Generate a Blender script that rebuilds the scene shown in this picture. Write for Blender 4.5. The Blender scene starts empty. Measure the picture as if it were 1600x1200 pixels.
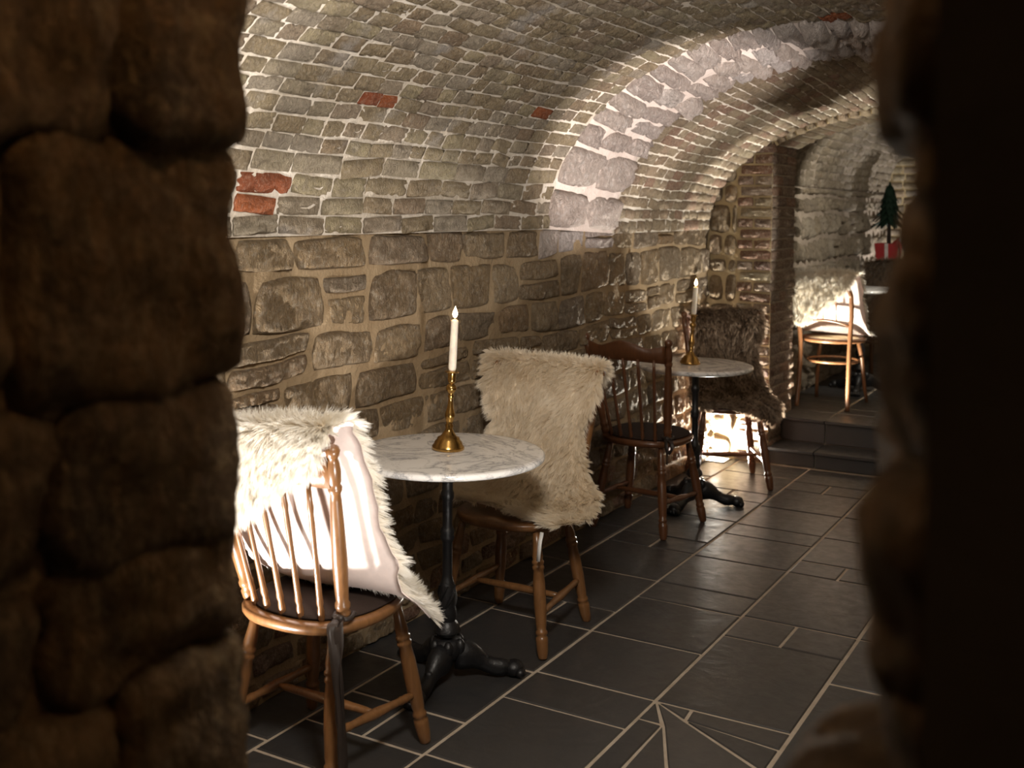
import bpy, bmesh, math, random
import numpy as np
from mathutils import Vector, Matrix, noise
random.seed(7); rng = np.random.default_rng(7)
S = bpy.context.scene
COL = S.collection
R = math.radians
PI = math.pi

# ------------------------------------------------------------------ camera, world, lights, exposure
CAM_Z = 1.56
F_PX, C_Y = 1714.0, 397.85
yaw, pitch, roll = R(30.3548), R(2.3642), R(.3841)
fw = Vector((-math.sin(yaw)*math.cos(pitch), math.cos(yaw)*math.cos(pitch), -math.sin(pitch)))
rt = Vector((math.cos(yaw), math.sin(yaw), 0)); up = rt.cross(fw)
rt, up = math.cos(roll)*rt + math.sin(roll)*up, -math.sin(roll)*rt + math.cos(roll)*up
CAM = Vector((0, 0, CAM_Z))
cd = bpy.data.cameras.new('camera'); cam = bpy.data.objects.new('camera', cd); COL.objects.link(cam)
cam.matrix_world = Matrix(((rt.x, up.x, -fw.x, 0), (rt.y, up.y, -fw.y, 0), (rt.z, up.z, -fw.z, CAM_Z), (0, 0, 0, 1)))
cd.sensor_width = 36; cd.lens = 36*F_PX/1600; cd.shift_y = -(600-C_Y)/1600; cd.clip_start = .05
cd.dof.use_dof = True; cd.dof.focus_distance = 3.8; cd.dof.aperture_fstop = 3.5
S.camera = cam
S.view_settings.view_transform = 'Standard'; S.view_settings.look = 'None'
S.view_settings.exposure = 0.25; S.view_settings.gamma = 1.0
S.view_settings.use_curve_mapping = False
S.cycles.use_denoising = True
S.cycles.max_bounces = 8; S.cycles.diffuse_bounces = 6; S.cycles.glossy_bounces = 3; S.cycles.transmission_bounces = 6
S.cycles.transparent_max_bounces = 4
S.cycles.sample_clamp_indirect = 4.0

w = bpy.data.worlds.new('cellar_dark'); S.world = w; w.use_nodes = True
w.node_tree.nodes['Background'].inputs[0].default_value = (1, .8, .6, 1)
w.node_tree.nodes['Background'].inputs[1].default_value = .012

def spot(name, loc, target, watts, angle, blend, color, radius=.03):
    l = bpy.data.lights.new(name, 'SPOT'); l.energy = watts; l.spot_size = R(angle); l.spot_blend = blend
    l.color = color; l.shadow_soft_size = radius
    o = bpy.data.objects.new(name, l); COL.objects.link(o); o.location = loc
    o.rotation_euler = (Vector(target)-Vector(loc)).to_track_quat('-Z', 'Y').to_euler(); return o
def point(name, loc, watts, color, radius=.03):
    l = bpy.data.lights.new(name, 'POINT'); l.energy = watts; l.color = color; l.shadow_soft_size = radius
    o = bpy.data.objects.new(name, l); COL.objects.link(o); o.location = loc; return o
NEUT = (1, .93, .86)
spot('uplight_near_left', (-2.24, 1.70, .06), (-2.13, 2.28, 1.7), 150, 88, .5, NEUT)
spot('uplight_near_right', (-.35, 1.35, .06), (-2.05, 2.9, 1.9), 135, 62, .7, NEUT)
spot('uplight_mid_right', (-.16, 3.3, .06), (-2.0, 4.76, 1.97), 520, 31, .6, (1, .90, .84))
spot('uplight_end_right', (-.25, 6.25, .06), (-2.38, 6.0, 1.62), 190, 37, .35, (1, .94, .84))
spot('uplight_corner', (-2.35, 6.55, .03), (-2.20, 6.2, 1.6), 300, 160, .4, (1, .94, .82))
spot('uplight_room_left', (-1.99, 7.0, .29), (-1.2, 7.4, 1.3), 110, 96, .4, (1, .93, .78))
spot('uplight_room_far', (-1.5, 10.2, .32), (-1.5, 10.3, 2.3), 110, 110, .4, (1, .95, .9))
spot('added_rake_room', (-1.1, 7.4, 1.95), (-2.1, 9.3, 1.2), 55, 110, .5, (1, .93, .80))  # added unseen light, rakes along the far room's stones; no lamp hangs there
point('doorway_lamp', (-.5, .72, 2.25), 3.2, (1, .62, .3), .04)
def area(name, loc, target, watts, size, color):
    l = bpy.data.lights.new(name, 'AREA'); l.energy = watts; l.size = size; l.color = color
    o = bpy.data.objects.new(name, l); COL.objects.link(o); o.location = loc
    o.rotation_euler = (Vector(target)-Vector(loc)).to_track_quat('-Z', 'Y').to_euler(); return o
area('added_fill_above', (-.75, 1.30, 2.08), (-1.9, 4.5, .85), 33, .3, (1, .92, .82))  # unseen soft fill added over the opening for table tops and sheepskins

# ------------------------------------------------------------------ helpers
def px(v):
    d = Vector(v)-CAM; z = d.dot(fw)
    if z < .05: return (-9999, -9999, z)
    return (800+F_PX*d.dot(rt)/z, C_Y-F_PX*d.dot(up)/z, z)
def tag(o, label=None, cat=None, group=None, kind=None):
    if label: o['label'] = label
    if cat: o['category'] = cat
    if group: o['group'] = group
    if kind: o['kind'] = kind
    return o
def empty(name, loc=(0, 0, 0), rz=0, **k):
    o = bpy.data.objects.new(name, None); COL.objects.link(o); o.location = loc; o.rotation_euler = (0, 0, rz)
    o.empty_display_size = .05; tag(o, **k); return o
def copy_tree(o, parent=None):
    c = o.copy(); COL.objects.link(c)
    if parent is not None: c.parent = parent
    for ch in o.children: copy_tree(ch, c)
    return c

class MB:
    """collects verts/faces, builds one mesh"""
    def __init__(s): s.v = []; s.f = []; s.mi = []
    def add(s, v, f, mi=0):
        n = len(s.v); s.v += [tuple(p) for p in v]; s.f += [tuple(i+n for i in q) for q in f]; s.mi += [mi]*len(f); return s
    def mesh(s, name, smooth=True):
        m = bpy.data.meshes.new(name); m.from_pydata(s.v, [], s.f); m.update()
        if smooth: m.shade_smooth()
        if any(s.mi): m.polygons.foreach_set('material_index', s.mi)
        return m
    def build(s, name, mat, parent=None, smooth=True, autosmooth=None):
        m = s.mesh(name, smooth)
        for x in (mat if isinstance(mat, (list, tuple)) else [mat]): m.materials.append(x)
        if autosmooth is not None: m.set_sharp_from_angle(angle=R(autosmooth))
        o = bpy.data.objects.new(name, m); COL.objects.link(o)
        if parent is not None: o.parent = parent
        return o
    def lathe(s, p0, p1, prof, seg=12, squash=1):
        """turned piece from p0 to p1; prof = [(t along, radius)]"""
        p0, p1 = Vector(p0), Vector(p1); ax = p1-p0
        n = ax.normalized(); a = n.orthogonal().normalized(); b = n.cross(a)
        v = []; f = []
        for t, r in prof:
            c = p0+ax*t
            for k in range(seg):
                an = 2*PI*k/seg; v.append(c+a*(r*math.cos(an))+b*(r*squash*math.sin(an)))
        m = len(prof)
        for i in range(m-1):
            for k in range(seg): f.append((i*seg+k, i*seg+(k+1) % seg, (i+1)*seg+(k+1) % seg, (i+1)*seg+k))
        f.append(tuple(range(seg))[::-1]); f.append(tuple((m-1)*seg+k for k in range(seg)))
        return s.add(v, f)
    def sweep(s, pts, radii, seg=8, sx=1.0, sy=1.0, upv=None, close=False):
        pts = [Vector(p) for p in pts]; n = len(pts); v = []; f = []
        prev = None
        for i, p in enumerate(pts):
            t = (pts[(i+1) % n]-pts[i-1]) if close else (pts[min(i+1, n-1)]-pts[max(i-1, 0)])
            t.normalize()
            if upv is not None: a = Vector(upv)-t*t.dot(Vector(upv)); a.normalize()
            elif prev is None: a = t.orthogonal().normalized()
            else: a = (prev-t*t.dot(prev)).normalized()
            prev = a; b = t.cross(a); r = radii[i] if isinstance(radii, (list, tuple)) else radii
            for k in range(seg):
                an = 2*PI*k/seg; v.append(p+a*(r*sx*math.cos(an))+b*(r*sy*math.sin(an)))
        for i in range(n if close else n-1):
            j = (i+1) % n
            for k in range(seg): f.append((i*seg+k, i*seg+(k+1) % seg, j*seg+(k+1) % seg, j*seg+k))
        if not close: f.append(tuple(range(seg))[::-1]); f.append(tuple((n-1)*seg+k for k in range(seg)))
        return s.add(v, f)
    def ellipsoid(s, c, rx, ry, rz, seg=10, rings=6):
        c = Vector(c); v = [c+Vector((0, 0, rz))]; f = []
        for i in range(1, rings):
            th = PI*i/rings
            for k in range(seg):
                an = 2*PI*k/seg; v.append(c+Vector((rx*math.sin(th)*math.cos(an), ry*math.sin(th)*math.sin(an), rz*math.cos(th))))
        v.append(c-Vector((0, 0, rz)))
        for k in range(seg): f.append((0, 1+k, 1+(k+1) % seg))
        for i in range(rings-2):
            for k in range(seg): f.append((1+i*seg+k, 1+(i+1)*seg+k, 1+(i+1)*seg+(k+1) % seg, 1+i*seg+(k+1) % seg))
        L = len(v)-1; b0 = 1+(rings-2)*seg
        for k in range(seg): f.append((L, b0+(k+1) % seg, b0+k))
        return s.add(v, f)
    def box(s, lo, hi):
        (a, b, c), (d, e, g) = lo, hi
        v = [(a, b, c), (d, b, c), (d, e, c), (a, e, c), (a, b, g), (d, b, g), (d, e, g), (a, e, g)]
        return s.add(v, [(0, 3, 2, 1), (4, 5, 6, 7), (0, 1, 5, 4), (1, 2, 6, 5), (2, 3, 7, 6), (3, 0, 4, 7)])
    def grid(s, P, mi=0, flip=False):
        nr = len(P); nc = len(P[0]); f = []
        for i in range(nr-1):
            for j in range(nc-1):
                q = (i*nc+j, i*nc+j+1, (i+1)*nc+j+1, (i+1)*nc+j); f.append(q[::-1] if flip else q)
        return s.add([p for r in P for p in r], f, mi)

# ------------------------------------------------------------------ materials
def nodes(name):
    m = bpy.data.materials.new(name); m.use_nodes = True; nt = m.node_tree
    return m, nt, nt.nodes['Principled BSDF'], (lambda t, **k: mk(nt, t, **k))
def mk(nt, t, **k):
    n = nt.nodes.new(t)
    for a, b in k.items(): setattr(n, a, b)
    return n
def ramp(nt, stops, interp='LINEAR'):
    r = nt.nodes.new('ShaderNodeValToRGB'); e = r.color_ramp; e.interpolation = interp
    while len(e.elements) < len(stops): e.elements.new(.5)
    for el, (p, c) in zip(e.elements, stops): el.position = p; el.color = (*c, 1)
    return r
def mixc(nt, fac, a, b, mode='MIX'):
    n = nt.nodes.new('ShaderNodeMix'); n.data_type = 'RGBA'; n.blend_type = mode
    for i, x in ((0, fac), (6, a), (7, b)):
        if isinstance(x, (int, float)): n.inputs[i].default_value = x
        elif isinstance(x, tuple): n.inputs[i].default_value = (*x, 1)
        else: nt.links.new(x, n.inputs[i])
    return n.outputs[2]
def noise_tex(nt, vec, scale, detail=4, rough=.6, dist=0):
    n = nt.nodes.new('ShaderNodeTexNoise'); n.inputs['Scale'].default_value = scale; n.inputs['Detail'].default_value = detail
    n.inputs['Roughness'].default_value = rough; n.inputs['Distortion'].default_value = dist
    nt.links.new(vec, n.inputs['Vector']); return n.outputs['Fac']
def math_n(nt, op, a, b=None, clamp=False):
    n = nt.nodes.new('ShaderNodeMath'); n.operation = op; n.use_clamp = clamp
    for i, x in ((0, a), (1, b)):
        if x is None: continue
        if isinstance(x, (int, float)): n.inputs[i].default_value = x
        else: nt.links.new(x, n.inputs[i])
    return n.outputs[0]
def bump(nt, h, strength, dist, B):
    n = nt.nodes.new('ShaderNodeBump'); n.inputs['Strength'].default_value = strength; n.inputs['Distance'].default_value = dist
    nt.links.new(h, n.inputs['Height']); nt.links.new(n.outputs[0], B.inputs['Normal'])
def stone_mat(name, palette, mottle=(.08, .06, .045), mfac=.42, scale=9, rough=.8, bstr=1.0, bdist=.012, wash=None, spec=.35, pale=(.5, .42, .32)):
    m, nt, B, N = nodes(name); L = nt.links.new
    g = N('ShaderNodeNewGeometry'); oi = N('ShaderNodeObjectInfo'); pos = g.outputs['Position']
    r = math_n(nt, 'FRACT', math_n(nt, 'ADD', g.outputs['Random Per Island'], oi.outputs['Random']))
    k = len(palette); rp = ramp(nt, [((i+.5)/k, c) for i, c in enumerate(palette)]); L(r, rp.inputs[0])
    n1 = noise_tex(nt, pos, scale, 6, .65, .6); n2 = noise_tex(nt, pos, scale*5.5, 5, .72, .4); n3 = noise_tex(nt, pos, scale*.35, 3, .5)
    dk = ramp(nt, [(.42, (0, 0, 0)), (.66, (1, 1, 1))]); L(n1, dk.inputs[0])
    c = mixc(nt, math_n(nt, 'MULTIPLY', dk.outputs[0], mfac), rp.outputs[0], mottle)
    lt = ramp(nt, [(.50, (0, 0, 0)), (.62, (1, 1, 1))]); L(n2, lt.inputs[0])
    c = mixc(nt, math_n(nt, 'MULTIPLY', lt.outputs[0], .6), c, pale)
    pit = ramp(nt, [(.30, (1, 1, 1)), (.42, (0, 0, 0))]); L(n2, pit.inputs[0])
    c = mixc(nt, math_n(nt, 'MULTIPLY', pit.outputs[0], .5), c, mottle)
    if wash:
        wn = ramp(nt, [(wash[0], (0, 0, 0)), (wash[0]+.12, (1, 1, 1))]); L(n3, wn.inputs[0])
        c = mixc(nt, math_n(nt, 'MULTIPLY', wn.outputs[0], wash[2]), c, wash[1])
    L(c, B.inputs['Base Color']); B.inputs['Roughness'].default_value = rough; B.inputs['Specular IOR Level'].default_value = spec
    mp = N('ShaderNodeMapping'); mp.inputs['Scale'].default_value = (1, 1, .38); L(pos, mp.inputs[0])
    n4 = noise_tex(nt, mp.outputs[0], scale*7, 6, .72, .8)
    h = math_n(nt, 'ADD', math_n(nt, 'MULTIPLY', n1, .7), math_n(nt, 'MULTIPLY', n4, .8))
    bump(nt, h, bstr, bdist*3.2, B)
    return m
M = {}
M['wall_stone'] = stone_mat('rough_tan_limestone', [(.35, .245, .135), (.41, .295, .17), (.29, .205, .12), (.43, .32, .195), (.31, .24, .17), (.38, .25, .135)], scale=9, bstr=1.0, bdist=.02, mottle=(.12, .09, .065))
M['vault_brick'] = stone_mat('ochre_vault_brick', [(.40, .31, .19), (.46, .37, .235), (.36, .265, .165), (.43, .36, .265), (.48, .40, .25), (.38, .27, .175), (.46, .39, .30)], scale=14, wash=(.60, (.62, .58, .55), .6), bdist=.012)
M['red_brick'] = stone_mat('red_clay_brick', [(.45, .12, .035), (.50, .15, .05), (.38, .10, .04)], mottle=(.12, .05, .03), scale=16, pale=(.55, .3, .2))
M['pink_stone'] = stone_mat('pale_pinkish_limestone', [(.60, .50, .44), (.66, .58, .53), (.52, .42, .37), (.63, .56, .53), (.58, .43, .34)], mottle=(.38, .31, .27), mfac=.5, scale=8, pale=(.7, .64, .6), bdist=.018)
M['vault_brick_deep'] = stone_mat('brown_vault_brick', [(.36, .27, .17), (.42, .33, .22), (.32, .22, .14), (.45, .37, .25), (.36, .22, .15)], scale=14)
M['quoin_brick'] = stone_mat('weathered_red_brown_brick', [(.30, .16, .10), (.36, .22, .14), (.26, .13, .08), (.33, .24, .17), (.40, .30, .22), (.22, .13, .10)], scale=14, mottle=(.10, .06, .05))
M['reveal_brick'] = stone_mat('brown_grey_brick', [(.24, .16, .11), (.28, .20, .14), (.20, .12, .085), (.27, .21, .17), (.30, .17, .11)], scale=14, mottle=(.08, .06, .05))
M['grey_stone'] = stone_mat('grey_tan_rubble', [(.36, .29, .20), (.42, .345, .25), (.30, .24, .17), (.45, .38, .29)], scale=10, bdist=.02)
M['jamb_stone'] = stone_mat('brown_sandstone', [(.30, .18, .08), (.36, .22, .10), (.24, .15, .075), (.33, .22, .13)], scale=7, bdist=.03, mottle=(.05, .035, .02), pale=(.42, .3, .16), mfac=.75)
def mortar_mat(name, col, col2, scale=6, bd=.012):
    m, nt, B, N = nodes(name); g = N('ShaderNodeNewGeometry'); pos = g.outputs['Position']
    n1 = noise_tex(nt, pos, scale, 6, .65); n2 = noise_tex(nt, pos, scale*8, 4, .6)
    rp = ramp(nt, [(.35, col), (.68, col2)]); nt.links.new(n1, rp.inputs[0]); nt.links.new(rp.outputs[0], B.inputs['Base Color'])
    B.inputs['Roughness'].default_value = .95; B.inputs['Specular IOR Level'].default_value = .15
    bump(nt, math_n(nt, 'ADD', n1, math_n(nt, 'MULTIPLY', n2, .4)), .8, bd, B); return m
M['wall_mortar'] = mortar_mat('tan_lime_mortar', (.27, .195, .115), (.38, .29, .185))
M['vault_mortar'] = mortar_mat('pale_lime_mortar', (.46, .40, .32), (.66, .61, .54))
M['pink_mortar'] = mortar_mat('pinkish_lime_mortar', (.54, .45, .40), (.64, .57, .52))
M['dark_mortar'] = mortar_mat('dull_brown_mortar', (.22, .15, .085), (.30, .21, .13))
M['grey_mortar'] = mortar_mat('grey_mortar', (.22, .18, .14), (.32, .27, .22))
M['yellow_mortar'] = mortar_mat('yellowish_mortar', (.40, .31, .18), (.52, .42, .26))

def slate_mat():
    m, nt, B, N = nodes('dark_riven_slate'); g = N('ShaderNodeNewGeometry'); oi = N('ShaderNodeObjectInfo'); pos = g.outputs['Position']
    n1 = noise_tex(nt, pos, 3.5, 6, .6, .8); n2 = noise_tex(nt, pos, 22, 5, .6, .5); n0 = noise_tex(nt, pos, 6, 3, .5, 1.2)
    rp = ramp(nt, [(.0, (.030, .030, .031)), (.5, (.040, .039, .039)), (1, (.052, .050, .048))]); nt.links.new(oi.outputs['Random'], rp.inputs[0])
    dk = ramp(nt, [(.4, (0, 0, 0)), (.75, (1, 1, 1))]); nt.links.new(n1, dk.inputs[0])
    nt.links.new(mixc(nt, math_n(nt, 'MULTIPLY', dk.outputs[0], .5), rp.outputs[0], (.055, .047, .04)), B.inputs['Base Color'])
    rr = ramp(nt, [(.3, (.30,)*3), (.75, (.48,)*3)]); nt.links.new(n2, rr.inputs[0]); nt.links.new(rr.outputs[0], B.inputs['Roughness'])
    B.inputs['Specular IOR Level'].default_value = .5
    bump(nt, math_n(nt, 'ADD', math_n(nt, 'MULTIPLY', n0, 1.0), math_n(nt, 'MULTIPLY', n2, .3)), .35, .006, B); return m
M['slate'] = slate_mat()
M['grout'] = mortar_mat('sandy_floor_grout', (.38, .31, .235), (.50, .425, .34), 10, .004)

def wood_mat(name, a, b, rough=.32):
    m, nt, B, N = nodes(name); tc = N('ShaderNodeTexCoord'); mp = N('ShaderNodeMapping'); oi = N('ShaderNodeObjectInfo')
    mp.inputs['Scale'].default_value = (1, 1, .12); nt.links.new(tc.outputs['Object'], mp.inputs[0])
    n1 = noise_tex(nt, mp.outputs[0], 90, 5, .6, .6); n2 = noise_tex(nt, mp.outputs[0], 14, 3, .5, 1)
    rp = ramp(nt, [(.3, a), (.7, b)]); nt.links.new(math_n(nt, 'ADD', math_n(nt, 'MULTIPLY', n1, .6), math_n(nt, 'MULTIPLY', n2, .4)), rp.inputs[0])
    nt.links.new(rp.outputs[0], B.inputs['Base Color']); B.inputs['Roughness'].default_value = rough
    B.inputs['Coat Weight'].default_value = .3; B.inputs['Coat Roughness'].default_value = .2
    bump(nt, n1, .15, .002, B); return m
M['oak'] = wood_mat('varnished_golden_brown_wood', (.12, .053, .018), (.24, .113, .042))
M['darkwood'] = wood_mat('varnished_dark_brown_wood', (.070, .026, .010), (.14, .055, .022))
M['bentwood'] = wood_mat('bentwood_reddish_brown', (.13, .055, .022), (.22, .10, .045))

def plain(name, col, rough=.5, metal=0, spec=.5, bscale=None, bstr=.2, bdist=.003, var=.15):
    m, nt, B, N = nodes(name); g = N('ShaderNodeTexCoord')
    n1 = noise_tex(nt, g.outputs['Object'], bscale or 20, 4, .6)
    lo = tuple(c*(1-var) for c in col); hi = tuple(min(1, c*(1+var)) for c in col)
    rp = ramp(nt, [(.3, lo), (.7, hi)]); nt.links.new(n1, rp.inputs[0]); nt.links.new(rp.outputs[0], B.inputs['Base Color'])
    B.inputs['Roughness'].default_value = rough; B.inputs['Metallic'].default_value = metal; B.inputs['Specular IOR Level'].default_value = spec
    if bscale: bump(nt, n1, bstr, bdist, B)
    return m
M['iron'] = plain('black_cast_iron', (.007, .007, .008), .42, 0, .5, 60, .5, .004)
M['brass'] = plain('aged_brass', (.47, .285, .09), .2, 1, .5, 25, .05, .001, .25)
M['brass_dark'] = plain('dull_brass', (.40, .24, .08), .3, 1, .5, 25, .05, .001, .25)
M['candle'] = plain('white_candle_wax', (.82, .74, .62), .5, 0, .4)
M['candle'].node_tree.nodes['Principled BSDF'].inputs['Subsurface Weight'].default_value = .35
M['candle'].node_tree.nodes['Principled BSDF'].inputs['Subsurface Radius'].default_value = (.02, .012, .006)
M['wick'] = plain('black_wick', (.01, .01, .01), .9)
M['leather'] = plain('pale_pinkish_sheepskin_hide', (.74, .64, .60), .75, 0, .2, 40, .15, .002, .05)
M['tagwhite'] = plain('white_satin_tag', (.75, .74, .72), .5)
M['cushion'] = plain('dark_brown_fabric', (.030, .020, .016), .9, 0, .15, 250, .3, .001)
M['ribbon'] = plain('dark_satin_ribbon', (.030, .022, .018), .42, 0, .4)
M['pot'] = plain('red_paper', (.26, .009, .009), .5)
M['silver'] = plain('pale_grey_ribbon', (.45, .40, .38), .4)
M['needles'] = plain('dark_green_needles', (.005, .015, .008), .8, 0, .2)
M['bark'] = plain('dark_brown_trunk', (.02, .012, .008), .8)
M['cane'] = plain('woven_cane', (.55, .42, .25), .6)
M['steel'] = plain('brushed_steel_frame', (.55, .53, .5), .35, 1)
def emit(name, col, s):
    m, nt, B, N = nodes(name); B.inputs['Base Color'].default_value = (*col, 1)
    B.inputs['Emission Color'].default_value = (*col, 1); B.inputs['Emission Strength'].default_value = s; return m
M['flame'] = emit('candle_flame', (1, .62, .32), 14)
M['lens'] = emit('lit_floor_lens', (1, .93, .8), 12)
def marble_mat():
    m, nt, B, N = nodes('white_veined_marble'); tc = N('ShaderNodeTexCoord'); o = tc.outputs['Object']
    n1 = noise_tex(nt, o, 3.2, 8, .62, 2.2); n2 = noise_tex(nt, o, 7, 6, .6, 1.4)
    a = math_n(nt, 'ABSOLUTE', math_n(nt, 'SUBTRACT', n1, .5)); b = math_n(nt, 'ABSOLUTE', math_n(nt, 'SUBTRACT', n2, .5))
    r1 = ramp(nt, [(0, (.36, .36, .37)), (.012, (.60, .59, .58)), (.05, (.80, .785, .76))]); nt.links.new(a, r1.inputs[0])
    r2 = ramp(nt, [(0, (.80, .79, .78)), (.02, (1, 1, 1))]); nt.links.new(b, r2.inputs[0])
    nt.links.new(mixc(nt, .8, r1.outputs[0], r2.outputs[0], 'MULTIPLY'), B.inputs['Base Color']); B.inputs['Roughness'].default_value = .16; return m
M['marble'] = marble_mat()
def fur_mat(name, root, tip, var):
    m = bpy.data.materials.new(name); m.use_nodes = True; nt = m.node_tree; nt.nodes.remove(nt.nodes['Principled BSDF']); L = nt.links.new
    hi = mk(nt, 'ShaderNodeHairInfo'); g = mk(nt, 'ShaderNodeNewGeometry')
    rp = ramp(nt, [(.0, root), (.8, tip)]); L(hi.outputs['Intercept'], rp.inputs[0])
    nz = noise_tex(nt, g.outputs['Position'], 14, 4, .6, .5)
    vr = ramp(nt, [(.35, var), (.65, (1, 1, 1))]); L(nz, vr.inputs[0])
    c = mixc(nt, 1.0, rp.outputs[0], vr.outputs[0], 'MULTIPLY')
    d = mk(nt, 'ShaderNodeBsdfDiffuse'); t = mk(nt, 'ShaderNodeBsdfTranslucent'); gl = mk(nt, 'ShaderNodeBsdfHair')
    L(c, d.inputs[0]); L(c, t.inputs[0]); L(c, gl.inputs[0]); gl.inputs['RoughnessU'].default_value = .25; gl.inputs['RoughnessV'].default_value = .6
    m1 = mk(nt, 'ShaderNodeMixShader'); m1.inputs[0].default_value = .45; L(d.outputs[0], m1.inputs[1]); L(t.outputs[0], m1.inputs[2])
    m2 = mk(nt, 'ShaderNodeMixShader'); m2.inputs[0].default_value = .18; L(m1.outputs[0], m2.inputs[1]); L(gl.outputs[0], m2.inputs[2])
    L(m2.outputs[0], nt.nodes['Material Output'].inputs[0]); return m
M['fur_white'] = fur_mat('white_long_wool', (.86, .80, .70), (.95, .93, .88), (.94, .92, .88))
M['fur_cream'] = fur_mat('cream_long_wool', (.84, .75, .61), (.94, .88, .77), (.93, .90, .85))
M['fur_brown'] = fur_mat('grey_brown_long_wool', (.16, .115, .08), (.62, .50, .385), (.36, .32, .29))
M['fur_dark'] = fur_mat('dark_brown_long_wool', (.05, .035, .025), (.24, .18, .13), (.6, .55, .5))

# ------------------------------------------------------------------ masonry pieces
def block_arrays(nu, nv, rnd=.5, amp=.08, seed=0, dome=.25, depth=1.0):
    """unit block: x,z in [-.5,.5], y from -depth (buried) to about 0..dome front. open at the back."""
    V = []; F = []
    off = Vector((seed*3.17, seed*1.31, seed*7.7))
    for j in range(nv+1):
        for i in range(nu+1):
            u = 2*i/nu-1; v = 2*j/nv-1
            uu = u*math.sqrt(max(0, 1-rnd*v*v/2)); vv = v*math.sqrt(max(0, 1-rnd*u*u/2))
            e = max(abs(u), abs(v))
            q = Vector((u*1.6, v*1.6, 0))+off
            h = dome*(1-abs(u)**7)*(1-abs(v)**7)+amp*noise.fractal(q*1.7, .8, 2.0, 3)
            k = 1+.05*noise.noise(q*1.3+Vector((5, 5, 5)))
            V.append((uu*.5*k, h if e < .999 else min(h, -.02), vv*.5*k))
    for j in range(nv):
        for i in range(nu):
            a = j*(nu+1)+i; F.append((a, a+1, a+nu+2, a+nu+1))
    ring = [i for i in range(nu)]+[j*(nu+1)+nu for j in range(nv)]+[nv*(nu+1)+nu-i for i in range(nu)]+[(nv-j)*(nu+1) for j in range(nv)]
    n0 = len(V); 
    for r in ring: x, y, z = V[r]; V.append((x*1.02, -depth, z*1.02))
    k = len(ring)
    for i in range(k): F.append((ring[i], n0+i, n0+(i+1) % k, ring[(i+1) % k]))
    return np.array(V), F
BR = [block_arrays(7, 5, .14, .34, s+1, .14) for s in range(14)]       # bricks
BRF = [block_arrays(5, 3, .12, .30, s+31, .16) for s in range(12)]      # small far bricks
_cache = {}
def lay(parent, pieces, limit=300, minpx=9, name='brick', stuffname=None):
    """pieces: (arrays id key, (V,F), Matrix, material). The ones that show largest become objects, the rest one part of kind stuff."""
    sc = []
    for p in pieces:
        c = p[2].translation; a = px(c)
        vis = 372 < a[0] < 1440 and -15 < a[1] < 1215
        s = p[2].to_scale(); 
        size = F_PX/max(a[2], .3)*min(max(s.x, s.z), 2*min(s.x, s.z)) if vis else -1
        sc.append(size)
    order = sorted(range(len(pieces)), key=lambda i: -sc[i])
    keep = set(i for i in order[:limit] if sc[i] >= minpx)
    rest = {}
    for i, (key, (V, F), mt, mat) in enumerate(pieces):
        if i in keep:
            k = (key, mat.name)
            if k not in _cache:
                me = bpy.data.meshes.new(name); me.from_pydata([tuple(v) for v in V], [], F); me.shade_smooth(); me.materials.append(mat)
                _cache[k] = me
            o = bpy.data.objects.new(name, _cache[k]); COL.objects.link(o); o.parent = parent; o.matrix_local = mt
        else:
            rest.setdefault(mat.name, [mat, [], []])
            r = rest[mat.name]; n = len(r[1]); A = np.array(mt)
            W = V@A[:3, :3].T+A[:3, 3]
            r[1].extend(map(tuple, W)); r[2].extend(tuple(q+n for q in f) for f in F)
    if rest:
        v = []; f = []; mi = []; mats = []
        for mat, vv, ff in rest.values():
            n = len(v); v += vv; f += [tuple(q+n for q in x) for x in ff]; mi += [len(mats)]*len(ff); mats.append(mat)
        me = bpy.data.meshes.new(stuffname or name+'work'); me.from_pydata(v, [], f); me.shade_smooth()
        for x in mats: me.materials.append(x)
        me.polygons.foreach_set('material_index', mi)
        o = bpy.data.objects.new(stuffname or name+'work', me); COL.objects.link(o); o.parent = parent; o['kind'] = 'stuff'
def frame(p, ax, n, sx, sy, sz, tilt=0):
    """matrix: local x along ax, y along n (out of the masonry), z = rest"""
    ax = ax.normalized(); n = (n-ax*n.dot(ax)).normalized(); z = ax.cross(n)
    if tilt:
        ax, z = ax*math.cos(tilt)+z*math.sin(tilt), z*math.cos(tilt)-ax*math.sin(tilt)
    return Matrix(((ax.x*sx, n.x*sy, z.x*sz, p.x), (ax.y*sx, n.y*sy, z.y*sz, p.y), (ax.z*sx, n.z*sy, z.z*sz, p.z), (0, 0, 0, 1)))

# vault profile: half-ellipse whose measures change along the corridor
def lerp(a, b, t): return a+(b-a)*t
VK = [(0.9, -2.38, 1.47, .85), (4.38, -2.38, 1.47, .85), (5.08, -2.375, 1.44, .84), (6.6, -2.43, 1.44, .745), (7.5, -2.43, 1.44, .745)]
XC = -1.2
def vpar(y):
    for (a, b) in zip(VK, VK[1:]):
        if y <= b[0]:
            t = max(0, (y-a[0])/(b[0]-a[0])); return tuple(lerp(a[i], b[i], t) for i in (1, 2, 3))
    return VK[-1][1:]
TH = np.linspace(0, PI, 721)
def vault(y, th, off=0):
    x0, z0, b = vpar(y); a = XC-x0
    nx, nz = math.cos(th)/a, -math.sin(th)/b; k = math.hypot(nx, nz)
    return Vector((XC-a*math.cos(th)+off*nx/k, y, z0+b*math.sin(th)+off*nz/k))
def vault_n(y, th):
    x0, z0, b = vpar(y); a = XC-x0; return Vector((math.cos(th)/a, 0, -math.sin(th)/b)).normalized()
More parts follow.
